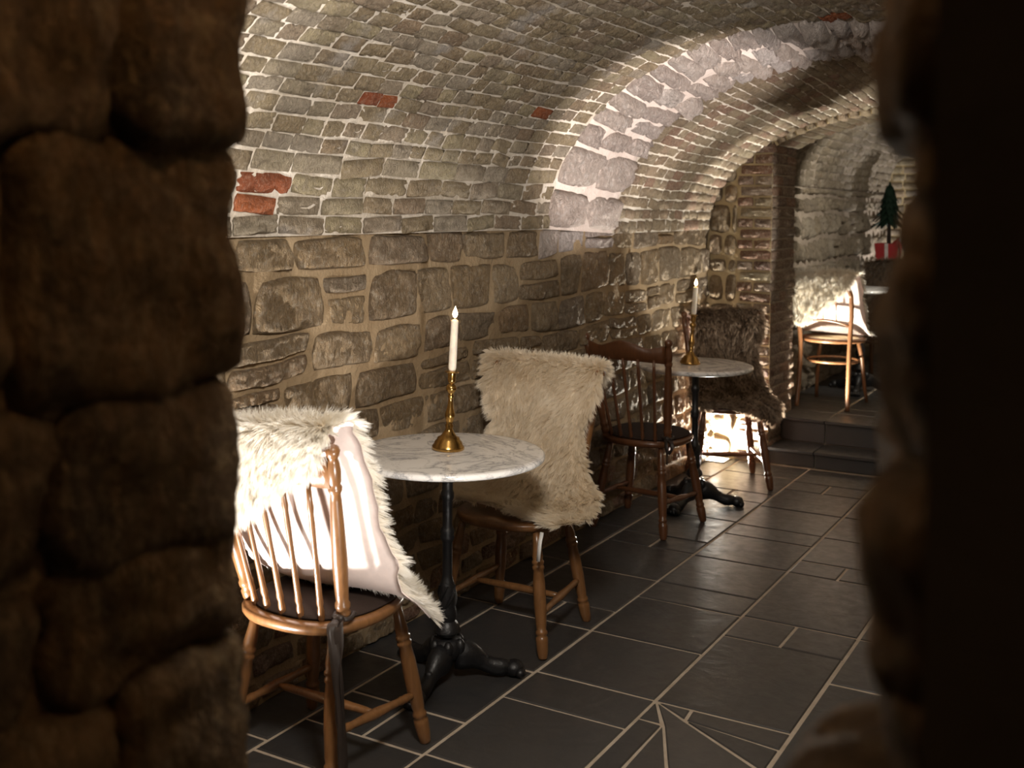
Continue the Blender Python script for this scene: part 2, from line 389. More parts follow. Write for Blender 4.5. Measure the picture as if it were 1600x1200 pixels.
def arc_thetas(y, ds_fn, end):
    x0, z0, b = vpar(y); a = XC-x0
    P = np.c_[-a*np.cos(TH), b*np.sin(TH)]; s = np.r_[0, np.cumsum(np.hypot(*np.diff(P, axis=0).T))]
    out = [0.0]; cur = 0; i = 0
    while True:
        cur += ds_fn(i); i += 1
        t = float(np.interp(cur, s, TH))
        if t >= end or cur >= s[-1]: break
        out.append(t)
    return out, lambda t: float(np.interp(t, TH, s))

def mortar_sheet(name, fn, nu, nv, mat, amp=.006, freq=9, parent=None):
    """fn(u,v)->(point, normal) with u,v in 0..1"""
    P = []
    for j in range(nv+1):
        row = []
        for i in range(nu+1):
            p, n = fn(i/nu, j/nv); row.append(p+n*(amp*noise.fractal(p*freq, 1, 2, 2)))
        P.append(row)
    return MB().grid(P).build(name, mat, parent)

# ------------------------------------------------------------------ floor
XL = [-2.40, -2.207, -1.768, -1.334, -.895, -.46, -.02, .4]
Y_END = 6.62
fl = MB().box((-2.75, -1.5, -.2), (1.6, 6.95, -.0045)).build('floor', M['grout'], smooth=False)
tag(fl, 'dark slate tiled corridor floor with sandy grout lines', 'floor', kind='structure')
def tile(parent, poly, z=0.0, gap=.0062, th=.02, mat=None):
    """tile from a ground polygon (counter-clockwise), inset by the grout, arrised edge"""
    P = [Vector((a, b, 0)) for a, b in poly]; n = len(P)
    def inset(d):
        out = []
        for i in range(n):
            a, b, c = P[i-1], P[i], P[(i+1) % n]
            e1 = (b-a).normalized(); e2 = (c-b).normalized()
            n1 = Vector((-e1.y, e1.x, 0)); n2 = Vector((-e2.y, e2.x, 0)); m = (n1+n2); k = m.dot(n1)
            out.append(b+m*(d/max(k, .25)))
        return out
    A = inset(gap*random.uniform(.85, 1.25)); B_ = inset(gap+.004)
    c = sum(P, Vector())/n; zj = random.uniform(-.0008, .0008)
    tx, ty = random.gauss(0, .0016), random.gauss(0, .0016)
    zt = lambda p: z+zj+tx*(p.x-c.x)+ty*(p.y-c.y)
    v = [(p.x, p.y, z-th) for p in A]+[(p.x, p.y, zt(p)-.0028) for p in A]+[(p.x, p.y, zt(p)) for p in B_]
    f = [tuple(range(2*n, 3*n))]
    for r in (0, 1):
        for i in range(n): f.append((r*n+i, r*n+(i+1) % n, (r+1)*n+(i+1) % n, (r+1)*n+i))
    return MB().add(v, f).build('tile', mat or M['slate'], parent, smooth=False)
def rect(parent, x0, x1, y0, y1, **k):
    j = lambda: random.uniform(-.002, .002)
    tile(parent, [(x0, y0+j()), (x1, y0+j()), (x1, y1+j()), (x0, y1+j())], **k)
FAR = 6.62
lanes = {
 0: [.55, 1.1, 1.74, 2.369, 3.025, 3.668, 4.298, 4.894, 5.50, 6.10, 6.64],
 1: [.4, .8, 1.24, 1.66, 1.88, 2.31, 2.533, 2.76, 3.187, 3.622, 3.838, 4.255, 4.675, 4.861, 5.27, 5.68, 5.88, 6.30, 6.60],
 2: [.4, .82, 1.04, 1.47, 1.9, 2.12, 2.54, 2.976, 3.2, 3.622, 4.043, 4.254, 4.663, 5.063, 5.25, 5.636, 6.05, 6.25, 6.6],
 3: [.5, .9, 1.3, 1.52, 1.94, 2.36, None, 3.2, 3.828, 4.053, 4.656, 4.84, 5.237, 5.64, 6.04, 6.24, 6.6],
 4: [.3, .75, 1.18, 1.6, 2.03, 2.45, None, 2.92, 3.617, 4.05, 4.27, 4.69, 5.1, 5.5, 5.7, 6.1, 6.6],
 5: [.3, .73, 1.4, 1.63, 2.05, 2.7, 2.92, 3.34, 4.0, 4.2, 4.63, 5.27, 5.5, 5.9, 6.6]}
split = {(1, 2.533): -1.987, (1, 3.622): -1.987, (1, 4.675): -1.99, (3, 3.828): -1.12, (3, 4.656): -1.122, (1, 5.68): -1.99, (2, 6.05): -1.55, (4, 4.05): -.68}
for ln, ys in lanes.items():
    a, b = XL[ln], XL[ln+1]
    for y0, y1 in zip(ys, ys[1:]):
        if y0 is None or y1 is None: continue
        if (ln, y0) in split: rect(fl, a, split[ln, y0], y0, y1); rect(fl, split[ln, y0], b, y0, y1)
        else: rect(fl, a, b, y0, y1)
# the fan of cut tiles where the pattern turns
A0 = (-1.326, 3.195)
fan = [[(-1.334, 3.06), (-1.254, 3.062), A0, (-1.334, 3.18)],
       [(-1.334, 2.36), (-1.243, 2.36), (-1.247, 3.054), (-1.334, 3.06)],
       [(-1.24, 2.36), (-.93, 2.36), (-1.247, 3.054)],
       [(-.93, 2.36), (-.895, 2.36), (-.895, 2.93), (-.93, 2.955), (-1.202, 3.12), A0, (-1.247, 3.054)],
       [(-1.202, 3.12), (-.93, 2.955), (-.895, 2.935), (-.895, 3.085)],
       [(-1.202, 3.12), (-.895, 3.085), (-.895, 3.2), (-1.21, 3.2)],
       [(-1.202, 3.12), (-1.21, 3.2), A0],
       [(-.895, 2.45), (-.46, 2.45), (-.46, 2.92), (-.895, 2.92)]]
for q in fan: tile(fl, q)

# steps and the upper floor
Z1, Z2 = .105, .255
st1 = MB().box((-2.06, 6.655, -.02), (.2, 6.9, Z1-.012)).build('floor_step', M['grout'], smooth=False)
tag(st1, 'lower slate step at the end of the corridor', 'step', kind='structure')
def plate(parent, x0, x1, y0, y1, z0, z1):
    m = MB().box((x0, y0, z0), (x1, y1, z1)); o = m.build('tile', M['slate'], parent, smooth=False)
    bm = bmesh.new(); bm.from_mesh(o.data); bmesh.ops.bevel(bm, geom=bm.edges[:], offset=.003, segments=1, affect='EDGES'); bm.to_mesh(o.data); bm.free()
xs = [-2.06, -1.745, -1.34, -.9, -.46, .1]
for a, b in zip(xs, xs[1:]):
    plate(st1, a+.003, b-.003, 6.600, 6.866, Z1-.02, Z1); plate(st1, a+.003, b-.003, 6.628, 6.65, .001, Z1-.022)
st2 = MB().box((-2.06, 6.895, -.02), (.2, 7.0, Z2-.012)).build('floor_step', M['grout'], smooth=False)
tag(st2, 'upper slate step below the raised floor', 'step', kind='structure')
for a, b in zip(xs, xs[1:]):
    plate(st2, a+.003, b-.003, 6.845, 7.148, Z2-.02, Z2); plate(st2, a+.003, b-.003, 6.872, 6.893, Z1+.001, Z2-.022)
fl2 = MB().box((-2.4, 7.0, -.02), (.3, 10.7, Z2-.0045)).build('floor_upper', M['grout'], smooth=False)
tag(fl2, 'raised slate floor of the far room above the steps', 'floor', kind='structure')
for ln, off in ((0, .0), (1, .2), (2, .05), (3, .3), (4, .1)):
    a, b = [-2.3, -1.74, -1.31, -.88, -.45, -.02][ln:ln+2]
    y = 7.152; k = 0
    while y < 10.5:
        h = [.43, .2, .41, .62][(k+ln) % 4]; rect(fl2, a, b, y, min(y+h, 10.62), z=Z2); y += h; k += 1

# ------------------------------------------------------------------ left wall of the corridor
WX = -2.385
def wallx(y, z):
    d = 0
    if y > 5.1: d = -.055*min(1, (y-5.1)/1.0)*min(1, z/.8)
    return WX+d
def wl(u, v):
    y = lerp(.9, Y_END+.05, u); z = v*1.50-.02
    return Vector((wallx(y, z)-.006, y, z)), Vector((1, 0, 0))
wall_left = mortar_sheet('wall_left', wl, 150, 44, M['wall_mortar'], .012, 6)
tag(wall_left, 'rough tan stone wall behind the tables', 'wall', kind='structure')
def quad_stone(cs, nrm, res, rnd, amp, dome, seed, base):
    """irregular stone filling a quad given by 4 corner points; returns arrays in world space about its centre"""
    cs = [Vector(c) for c in cs]; ctr = sum(cs, Vector())/4; V = []; F = []; nu, nv = res
    for j in range(nv+1):
        for i in range(nu+1):
            u = 2*i/nu-1; v = 2*j/nv-1
            uu = u*math.sqrt(1-rnd*v*v*.5); vv = v*math.sqrt(1-rnd*u*u*.5)
            p = (cs[0]*(1-uu)*(1-vv)+cs[1]*(1+uu)*(1-vv)+cs[2]*(1+uu)*(1+vv)+cs[3]*(1-uu)*(1+vv))/4
            q = p*6+Vector((seed, seed*.3, 0))
            e = max(abs(u), abs(v))
            h = base+dome*(1-abs(u)**6)*(1-abs(v)**6)+amp*(noise.fractal(p*11+Vector((seed, 0, 0)), .9, 2.1, 4)+.7*noise.fractal(Vector((p.x*52, p.y*52, p.z*26+seed)), .7, 2.1, 3))*(.4+.6*(1-e**4))
            if e > .999: h = -.006
            jit = .010*noise.noise(q)*(1 if e > .7 else .4)
            V.append(p-ctr+nrm*h+Vector((0, jit, .010*noise.noise(q+Vector((9, 3, 1))))))
    for j in range(nv):
        for i in range(nu):
            a = j*(nu+1)+i; F.append((a, a+1, a+nu+2, a+nu+1))
    ring = [i for i in range(nu)]+[j*(nu+1)+nu for j in range(nv)]+[nv*(nu+1)+nu-i for i in range(nu)]+[(nv-j)*(nu+1) for j in range(nv)]
    n0 = len(V); k = len(ring)
    for r in ring: V.append(V[r]-nrm*.04)
    for i in range(k): F.append((ring[i], n0+i, n0+(i+1) % k, ring[(i+1) % k]))
    return np.array([tuple(v) for v in V]), F, ctr
def courses(z0, z1, hf):
    out = [z0]
    while out[-1] < z1-.03: out.append(out[-1]+hf(out[-1]))
    out[-1] = z1; return out
def stone_wall(parent, zs, y0, y1, wf, mat, xfun, gap=.010, wob=.035, res=(20, 14), amp=.014, dome=.006, rnd=.28, nrm=Vector((1, 0, 0)), seed0=0, holes=None, limit=300):
    pcs = []
    def zl(i, y):
        if i == 0 or i == len(zs)-1: return zs[i]
        k = min(zs[i]-zs[i-1], zs[i+1]-zs[i])
        return zs[i]+min(wob, k*.2)*noise.noise(Vector((y*1.7, i*5.3+seed0, 0)))*1.5
    for i in range(len(zs)-1):
        y = y0-random.uniform(0, .2); h = zs[i+1]-zs[i]
        while y < y1:
            wd = wf(h); ye = min(y+wd, y1)
            if True:
              if ye-y > .04:
                s1, s2 = random.uniform(-.02, .02), random.uniform(-.02, .02)
                g = gap*random.uniform(.5, 2.0)
                c = [(xfun(y, zl(i, y)), y+g+s1, zl(i, y)+g), (xfun(ye, zl(i, ye)), ye-g+s2, zl(i, ye)+g), (xfun(ye, zl(i+1, ye)), ye-g-s2, zl(i+1, ye)-g), (xfun(y, zl(i+1, y)), y+g-s1, zl(i+1, y)-g)]
                parts = [c]
                if h > .12 and random.random() < .22:
                    k = random.uniform(.35, .65); l = lambda a, b: tuple(lerp(a[q], b[q], k) for q in range(3)); l2 = lambda a, b: tuple(lerp(a[q], b[q], k+.07) for q in range(3))
                    parts = [[c[0], c[1], l(c[1], c[2]), l(c[0], c[3])], [l2(c[0], c[3]), l2(c[1], c[2]), c[2], c[3]]]
              for c in (parts if ye-y > .04 else []):
                sd = random.uniform(0, 50)
                V, F, ctr = quad_stone(c, nrm, res, rnd, amp, dome*random.uniform(.4, 1.5), sd, random.uniform(.000, .008))
                mt = Matrix.Translation(ctr)@Matrix.Diagonal((1, 1, 1, 1))
                pcs.append((('q', id(V), sd), (V, F), mt, mat(i, y, ye) if callable(mat) else mat, max(ye-y, h)))
            y = ye
    return pcs
def lay_unique(parent, pcs, limit=300, name='stone', minpx=9):
    sc = []
    for p in pcs:
        a = px(p[2].translation); vis = 372 < a[0] < 1440 and -20 < a[1] < 1220
        sc.append(F_PX*p[4]/max(a[2], .3) if vis else -1)
    order = sorted(range(len(pcs)), key=lambda i: -sc[i]); keep = set(i for i in order[:limit] if sc[i] > minpx)
    rest = [p[:4] for i, p in enumerate(pcs) if i not in keep]
    for i in keep:
        key, (V, F), mt, mat, _ = pcs[i]
        me = bpy.data.meshes.new(name); me.from_pydata([tuple(v) for v in V], [], F); me.shade_smooth(); me.materials.append(mat)
        o = bpy.data.objects.new(name, me); COL.objects.link(o); o.parent = parent; o.matrix_local = mt
    if rest: lay(parent, rest, limit=0, name=name, stuffname='stonework')
zs = [0, .08, .165, .255, .355, .46, .58, .72, .865, 1.0, 1.15, 1.345, 1.475]
wmat = lambda i, y, ye: M['pink_stone'] if (i == 11 and 4.25 < y < 4.95) else M['quoin_brick'] if (zs[i] < .32 and random.random() < .3) else M['wall_stone']
pcs = stone_wall(wall_left, zs, .95, Y_END+.03, lambda h: (random.uniform(.13, .24) if h < .11 else random.uniform(.2, .4)), wmat, wallx, gap=.007)
lay_unique(wall_left, pcs)

# ------------------------------------------------------------------ first vault
def v1(u, v):
    y = lerp(.9, 4.42, u); th = lerp(-.02, PI, v); return vault(y, max(th, 0), .0), vault_n(y, th)
ceil1 = mortar_sheet('ceiling', v1, 90, 110, M['vault_mortar'], .004, 16)
tag(ceil1, 'brick barrel vault with pale mortar over the near tables', 'ceiling', kind='structure')
def brick_vault(parent, y0, y1, h0, w_fn, mat, start=0, end=PI*.62, gap=.008, variants=BR, h1=None, proud=.007, red=None, limit=300, pre=None):
    ths, s_of = arc_thetas((y0+y1)/2, lambda i: (h1 if (h1 and i < 4) else h0)*random.uniform(.9, 1.1), end)
    pcs = []; k = 0
    for i, (ta, tb) in enumerate(zip(ths, ths[1:])):
        if tb < start: continue
        y = y0-random.uniform(0, .1); hh = s_of(tb)-s_of(ta)
        while y < y1-.02:
            wd = w_fn(i); ye = min(y+wd, y1); yb = max(y, y0)
            if ye-yb > .03:
                ym = (yb+ye)/2; tm = (ta+tb)/2+.012*noise.noise(Vector((ym*2.2, i*.35, 3)))
                vi = random.randrange(len(variants)); g = gap*random.uniform(.75, 1.35)
                a = Vector((0, 1, 0)); n = vault_n(ym, tm)
                tang = vault(ye, tm)-vault(yb, tm)
                mt = frame(vault(ym, tm, random.uniform(.002, proud+.002)), tang, n, (ye-yb-g)*random.uniform(.97, 1.03), .03, (hh-g)*random.uniform(.96, 1.04), random.gauss(0, .05))
                mm = mat
                if red and random.random() < red: mm = M['red_brick']
                if pre: mm = pre(ym, tm, i) or mm
                pcs.append(((id(variants), vi), variants[vi], mt, mm))
            y = ye
    lay(parent, pcs, limit=limit)
# the three red bricks stand one above the other close to the near jamb
ths1, _ = arc_thetas(2.7, lambda i: .06, PI)
REDS = [(424, 268, 26, 15), (418, 299, 26, 15), (414, 330, 26, 15), (575, 148, 22, 12), (602, 152, 20, 10), (845, 181, 14, 9), (558, 112, 18, 9), (1305, 32, 14, 10)]
def pre1(y, t, i):
    a = px(vault(y, t)); return M['red_brick'] if any(abs(a[0]-x) < w_ and abs(a[1]-yy) < h_ for x, yy, w_, h_ in REDS) else None
brick_vault(ceil1, .95, 4.39, .062, lambda i: random.uniform(.16, .25) if i < 4 else random.uniform(.09, .145), M['vault_brick'], h1=.068, pre=pre1, end=PI*.97)

# ------------------------------------------------------------------ pinkish rubble arch band between the two vaults
def vb(u, v):
    y = lerp(4.36, 5.10, u); th = lerp(0, PI, v); return vault(y, th, -.012+.034*min(1, u*6)*min(1, (1-u)*8)), vault_n(y, th)
arch = mortar_sheet('trim_1', vb, 20, 110, M['pink_mortar'], .014, 9)
tag(arch, 'pale pinkish rubble arch band between the two vaults', 'arch', kind='structure')
pcs = []
th = 0.0
sd = 100
ths, s_of = arc_thetas(4.7, lambda i: [.20, .22, .12, .10, .10, .13, .09][i] if i < 7 else random.uniform(.07, .12), PI*.96)
ths = [0.0]+ths[1:]
for i, (ta, tb) in enumerate(zip(ths, ths[1:])):
    cuts = [4.37, random.uniform(4.62, 4.82), 5.09] if (i > 1 or random.random() < .5) else [4.37, 4.72, 5.09]
    if i % 3 == 2: cuts = [4.37, random.uniform(4.55, 4.62), random.uniform(4.8, 4.9), 5.09]
    for ya, yb in zip(cuts, cuts[1:]):
        g = random.uniform(.004, .010); dt = (tb-ta)*.05
        c = [vault(ya+g, ta+dt, .02), vault(yb-g, ta+dt, .02), vault(yb-g, tb-dt, .02), vault(ya+g, tb-dt, .02)]
        n = vault_n((ya+yb)/2, (ta+tb)/2); sd += 1.7
        V, F, ctr = quad_stone(c, n, (9, 7), .4, .03, .022*random.uniform(.4, 1.6), sd, random.uniform(.0, .014))
        pcs.append((('b', sd), (V, F), Matrix.Translation(ctr), M['pink_stone'], yb-ya))
lay_unique(arch, pcs)

# ------------------------------------------------------------------ second vault
def v2(u, v):
    y = lerp(5.05, Y_END+.02, u); th = lerp(0, PI, v); return vault(y, th, 0), vault_n(y, th)
ceil2 = mortar_sheet('ceiling_vault', v2, 50, 100, M['vault_mortar'], .004, 16)
tag(ceil2, 'second brick vault beyond the rubble arch', 'ceiling', kind='structure')
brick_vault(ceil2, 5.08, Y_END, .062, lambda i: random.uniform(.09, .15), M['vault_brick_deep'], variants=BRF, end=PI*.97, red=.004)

# ------------------------------------------------------------------ end wall (rubble with a brick quoin) facing the camera
QX = -2.03
def we(u, v):
    x = lerp(-2.5, QX, u); z = v*2.05; return Vector((x, Y_END+.004, z)), Vector((0, -1, 0))
wall_back = mortar_sheet('wall_back', we, 30, 90, M['yellow_mortar'], .010, 9)
tag(wall_back, 'rubble pier end with a brick corner beside the steps', 'wall', kind='structure')
pcs = []; z = 0.0; i = 0
while z < 2.0:
    h = .066; wd = .20 if i % 2 else .115
    for (a, b) in (((QX-wd, QX),) if i % 2 else ((QX-.22, QX-.118), (QX-.112, QX))):
        vi = random.randrange(len(BR)); mm = M['quoin_brick'] if random.random() < .8 else M['vault_brick']
        mt = frame(Vector(((a+b)/2, Y_END-.004, z+h/2)), Vector((1, 0, 0)), Vector((0, -1, 0)), b-a-.006, .03, h-.012, random.gauss(0, .02))
        pcs.append((('q', vi), BR[vi], mt, mm))
    z += h; i += 1
lay(wall_back, pcs)
pcs = []; z = .0
while z < 1.95:
    h = random.uniform(.10, .2); x = -2.44
    while x < QX-.22:
        wd = random.uniform(.09, .22); xe = min(x+wd, QX-.215); g = .008
        if xe-x > .04:
            c = [(x+g, Y_END, z+g), (xe-g, Y_END, z+g), (xe-g, Y_END, z+h-g), (x+g, Y_END, z+h-g)]
            sd += 1.3; V, F, ctr = quad_stone(c, Vector((0, -1, 0)), (7, 7), .6, .02, .02, sd, .004)
            pcs.append((('e', sd), (V, F), Matrix.Translation(ctr), M['wall_stone'], max(xe-x, h)))
        x = xe
    z += h
lay_unique(wall_back, pcs)

# ------------------------------------------------------------------ passage above the steps: brick reveal and soffit
PY = 7.12
def wp(u, v):
    y = lerp(Y_END, PY, u); z = v*2.02; return Vector((QX-.004, y, z)), Vector((1, 0, 0))
wall_pass = mortar_sheet('wall_left_passage', wp, 20, 60, M['grey_mortar'], .004, 12)
tag(wall_pass, 'brick side of the passage above the steps', 'wall', kind='structure')
pcs = []; z = 0; i = 0
while z < 1.99:
    h = .066; y = Y_END+(.0 if i % 2 else -.09)
    while y < PY:
        wd = .2 if random.random() < .6 else .11; ya = max(y, Y_END); yb = min(y+wd, PY+random.uniform(-.03, .03))
        if yb-ya > .03:
            vi = random.randrange(len(BR))
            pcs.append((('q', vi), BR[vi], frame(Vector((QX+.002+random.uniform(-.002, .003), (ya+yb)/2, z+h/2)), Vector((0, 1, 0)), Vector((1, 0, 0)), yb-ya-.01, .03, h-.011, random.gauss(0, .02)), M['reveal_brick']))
        y += wd
    z += h; i += 1
lay(wall_pass, pcs)
t0 = math.acos((XC-QX)/(XC-vpar(6.6)[0]))
def sp(u, v):
    y = lerp(Y_END+.02, PY, u); th = lerp(t0, PI-.2, v); return vault(Y_END, th, .03)*1 + Vector((0, y-Y_END, 0)), vault_n(Y_END, th)
soff = mortar_sheet('ceiling_passage', sp, 16, 70, M['grey_mortar'], .004, 14)
tag(soff, 'brick soffit of the passage above the steps', 'ceiling', kind='structure')
ths, s_of = arc_thetas(Y_END, lambda i: .066, PI*.62)
pcs = []
for i, (ta, tb) in enumerate(zip(ths, ths[1:])):
    if ta < t0-.01: continue
    for k, (ya, yb) in enumerate(((6.62, 6.74), (6.74, 6.96), (6.96, 7.12)) if i % 2 else ((6.62, 6.84), (6.84, 7.0), (7.0, 7.12))):
        tm = (ta+tb)/2; n = vault_n(Y_END, tm); vi = random.randrange(len(BRF))
        p = vault(Y_END, tm, .034)+Vector((0, (ya+yb)/2-Y_END, 0))
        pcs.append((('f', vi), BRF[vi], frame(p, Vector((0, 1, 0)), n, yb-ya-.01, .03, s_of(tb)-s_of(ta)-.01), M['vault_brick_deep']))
# cut face of the soffit towards the vault
lay(soff, pcs)
P = [[vault(Y_END+.004, t, -.02), vault(Y_END+.004, t, .035)] for t in np.linspace(t0, PI-.2, 60)]
MB().grid([[a+Vector((0, .0, 0)), b+Vector((0, .016, 0))] for a, b in P]).build('arch_edge', M['yellow_mortar'], soff)

# ------------------------------------------------------------------ far room
RX, RA, RZ, RB, RXC = -2.16, 1.01, 1.74, .66, -1.15
R_END = 10.6
def rv(y, th, off=0):
    n = Vector((math.cos(th)/RA, 0, -math.sin(th)/RB)).normalized()
    return Vector((RXC-RA*math.cos(th), y, RZ+RB*math.sin(th)))+n*off
def rvn(th): return Vector((math.cos(th)/RA, 0, -math.sin(th)/RB)).normalized()
def wr(u, v): return Vector((RX-.022, lerp(PY-.1, R_END, u), .2+v*(RZ-.18))), Vector((1, 0, 0))
wall_room = mortar_sheet('wall_left_room', wr, 50, 40, M['grey_mortar'], .006, 9)
tag(wall_room, 'long grey rubble wall of the raised far room', 'wall', kind='structure')
zr = courses(.255, RZ, lambda z: random.uniform(.12, .19))
pcs = stone_wall(wall_room, zr, PY, R_END, lambda h: random.uniform(.09, .22), M['grey_stone'], lambda y, z: RX-.016, gap=.011, res=(8, 7), amp=.03, dome=.028, rnd=.6, seed0=40, wob=.06)
lay_unique(wall_room, pcs)
def cr(u, v): th = lerp(0, PI, v); return rv(lerp(PY-.02, R_END, u), th), rvn(th)
ceil3 = mortar_sheet('ceiling_room', cr, 40, 80, M['grey_mortar'], .006, 14)
tag(ceil3, 'brick vault of the raised far room', 'ceiling', kind='structure')
pcs = []; th = 0; i = 0
while th < PI*.7:
    dth = .075/(.85 if th < .6 else .9); y = PY-random.uniform(0, .1)
    while y < R_END-.03:
        wd = random.uniform(.08, .13); yb = min(y+wd, R_END); ya = max(y, PY); vi = random.randrange(len(BRF)); tm = th+dth/2
        if yb-ya > .03:
            pcs.append((('f', vi), BRF[vi], frame(rv((ya+yb)/2, tm, random.uniform(-.003, .01)), Vector((0, 1, 0)), rvn(tm), yb-ya-.012, .04, .062, random.gauss(0, .06)), M['grey_stone']))
        y = yb
    th += dth; i += 1
lay(ceil3, pcs, minpx=8)
def wf(u, v): return Vector((lerp(-2.3, -.1, u), R_END, .2+2.4*v)), Vector((0, -1, 0))
wall_far = mortar_sheet('wall_far', wf, 40, 50, M['yellow_mortar'], .006, 9)
tag(wall_far, 'brightly lit brick end wall behind the little tree', 'wall', kind='structure')
pcs = []; z = .255; i = 0
while z < 2.45:
    x = -2.22-(.0 if i % 2 else .1)
    while x < -.15:
        wd = random.choice((.2, .2, .12)); vi = random.randrange(len(BRF))
        pcs.append((('f', vi), BRF[vi], frame(Vector((x+wd/2, R_END-.004, z+.036)), Vector((1, 0, 0)), Vector((0, -1, 0)), wd-.012, .03, .06), M['vault_brick'] if random.random() < .8 else M['quoin_brick']))
        x += wd
    z += .072; i += 1
lay(wall_far, pcs)

# ------------------------------------------------------------------ unseen right side of the corridor
wall_right = MB().box((-.02, 1.0, -.02), (.28, 6.62, 1.5)).build('wall_right', M['wall_mortar'], smooth=False)
tag(wall_right, 'plastered wall on the near side of the corridor', 'wall', kind='structure')
pcs = stone_wall(wall_right, zs, 1.02, 6.6, lambda h: random.uniform(.2, .4), M['wall_stone'], lambda y, z: -.022, gap=.008, res=(7, 5), nrm=Vector((-1, 0, 0)), seed0=77)
lay_unique(wall_right, pcs, limit=0)
wr2 = MB().box((-.14, 6.62, -.02), (.2, 10.7, 2.3)).build('wall_right_room', M['grey_mortar'], smooth=False)
tag(wr2, 'plain right wall of the far room', 'wall', kind='structure')

# ------------------------------------------------------------------ near wall with the rough opening the camera looks through
wall_front = MB()
wall_front.box((-2.6, .42, -.02), (-.985, .93, 2.7)); wall_front.box((-.103, .62, -.02), (1.4, .93, 2.7)); wall_front.box((-.118, .70, 1.0), (-.10, .93, 2.7)); wall_front.box((-.985, .42, 2.3), (-.103, .93, 2.7))
wall_front = wall_front.build('wall_front', M['dark_mortar'], smooth=False)
tag(wall_front, 'thick rough stone wall around the opening in front', 'wall', kind='structure')
def lump(c, sx, sy, sz, seed, res=9, amp=.16, ex=5.0, mat=None, ry=0, rz=0):
    """closed rough boulder: cube sphere pushed to a superellipsoid, then roughened"""
    bm = bmesh.new(); bmesh.ops.create_cube(bm, size=2); bmesh.ops.subdivide_edges(bm, edges=bm.edges[:], cuts=res, use_grid_fill=True)
    for v in bm.verts:
        p = v.co; k = (abs(p.x)**ex+abs(p.y)**ex+abs(p.z)**ex)**(1/ex); q = p/k
        d = Vector((q.x*sx, q.y*sy, q.z*sz))/2
        nn = noise.fractal(d*9+Vector((seed, seed*.7, 0)), .9, 2.1, 4)
        v.co = d*(1+.0*nn)+q.normalized()*(amp*.12*nn)
    me = bpy.data.meshes.new('stone'); bm.to_mesh(me); bm.free(); me.shade_smooth(); me.materials.append(mat or M['jamb_stone'])
    o = bpy.data.objects.new('stone', me); COL.objects.link(o); o.parent = wall_front; o.location = c; o.rotation_euler = (0, ry, rz); return o
# left jamb: courses measured along its far edge, stones from the far corner towards the camera
crs = [(1.84, 2.30, .0), (1.625, 1.85, .004), (1.345, 1.632, -.004), (1.165, 1.352, -.010), (1.025, 1.172, -.012), (.85, 1.032, .002), (.68, .856, -.004), (.40, .686, .0), (.18, .405, -.01), (0, .185, 0)]
for i, (za, zb, dx) in enumerate(crs):
    y = 1.0; k = 0
    while y > .36:
        wd = random.uniform(.16, .28) if i % 2 else random.uniform(.22, .36)
        lump((-1.075+dx+random.uniform(-.012, .008)*(k > 0), y-wd/2, (za+zb)/2), .25, wd+.006, zb-za+.010, i*7+k*3.1, amp=.20, ex=7.5, res=12, ry=random.gauss(0, .02), rz=random.gauss(0, .02)); y -= wd; k += 1
# right jamb: ragged edge stones, the lowest one sticking out
rj = [(1.80, 2.30, -.152), (1.605, 1.81, -.152), (1.525, 1.615, -.138), (1.40, 1.535, -.150), (1.275, 1.41, -.150), (1.18, 1.285, -.143), (.98, 1.178, -.232), (.78, .985, -.22), (.55, .785, -.2), (.3, .555, -.19), (0, .305, -.19)]
for i, (za, zb, xe) in enumerate(rj):
    lump((xe-.006+.15, .80, (za+zb)/2), .30, .30, zb-za+.012, 80+i*3.3, amp=.20, ex=7 if xe > -.2 else 4, res=12, rz=R(10))

# ------------------------------------------------------------------ recessed floor light in the far corner of the corridor
ul = empty('floor_light', (-2.325, 6.53, 0), 0, label='square lit floor light recessed in the tiles beneath the brown sheepskin chair', cat='light')
m = MB()
for a, b in (((-.07, -.07), (.07, -.058)), ((-.07, .058), (.07, .07)), ((-.07, -.058), (-.058, .058)), ((.058, -.058), (.07, .058))): m.box((*a, .0005), (*b, .006))
m.build('frame', M['steel'], ul, smooth=False)
MB().box((-.058, -.058, .0005), (.058, .058, .004)).build('lens', M['lens'], ul, smooth=False)

# ------------------------------------------------------------------ chairs
LEG = [(0, .0125), (.12, .015), (.22, .0195), (.245, .0175), (.255, .0215), (.275, .0215), (.285, .0175), (.295, .0215), (.315, .0215), (.325, .018), (.42, .0215), (.58, .0225), (.74, .019), (.775, .0165), (.79, .021), (.81, .021), (.82, .0165), (.835, .0215), (.86, .022), (.93, .020), (.985, .0165), (1, .013)]
POST = [(0, .014), (.02, .019), (.06, .0205), (.075, .016), (.09, .0205), (.11, .021), (.125, .017), (.18, .0185), (.36, .0215), (.55, .019), (.70, .016), (.735, .0145), (.75, .019), (.77, .0195), (.785, .015), (.80, .0185), (.86, .019), (.905, .0155), (.925, .012), (.94, .017), (.965, .020), (.985, .016), (1, .004)]
SPIN = [(0, .007), (.03, .010), (.08, .0095), (.11, .0075), (.14, .010), (.18, .0085), (.35, .0078), (.55, .0075), (.70, .0085), (.78, .0075), (.82, .0098), (.87, .0078), (1, .007)]
STRE = [(0, .008), (.10, .011), (.14, .0125), (.16, .0105), (.18, .013), (.22, .0105), (.36, .0125), (.44, .0145), (.5, .0155), (.56, .0145), (.64, .0125), (.78, .0105), (.82, .013), (.84, .0105), (.86, .0125), (.90, .011), (1, .008)]
PLAINST = [(0, .008), (.1, .011), (.35, .0135), (.5, .0145), (.65, .0135), (.9, .011), (1, .008)]
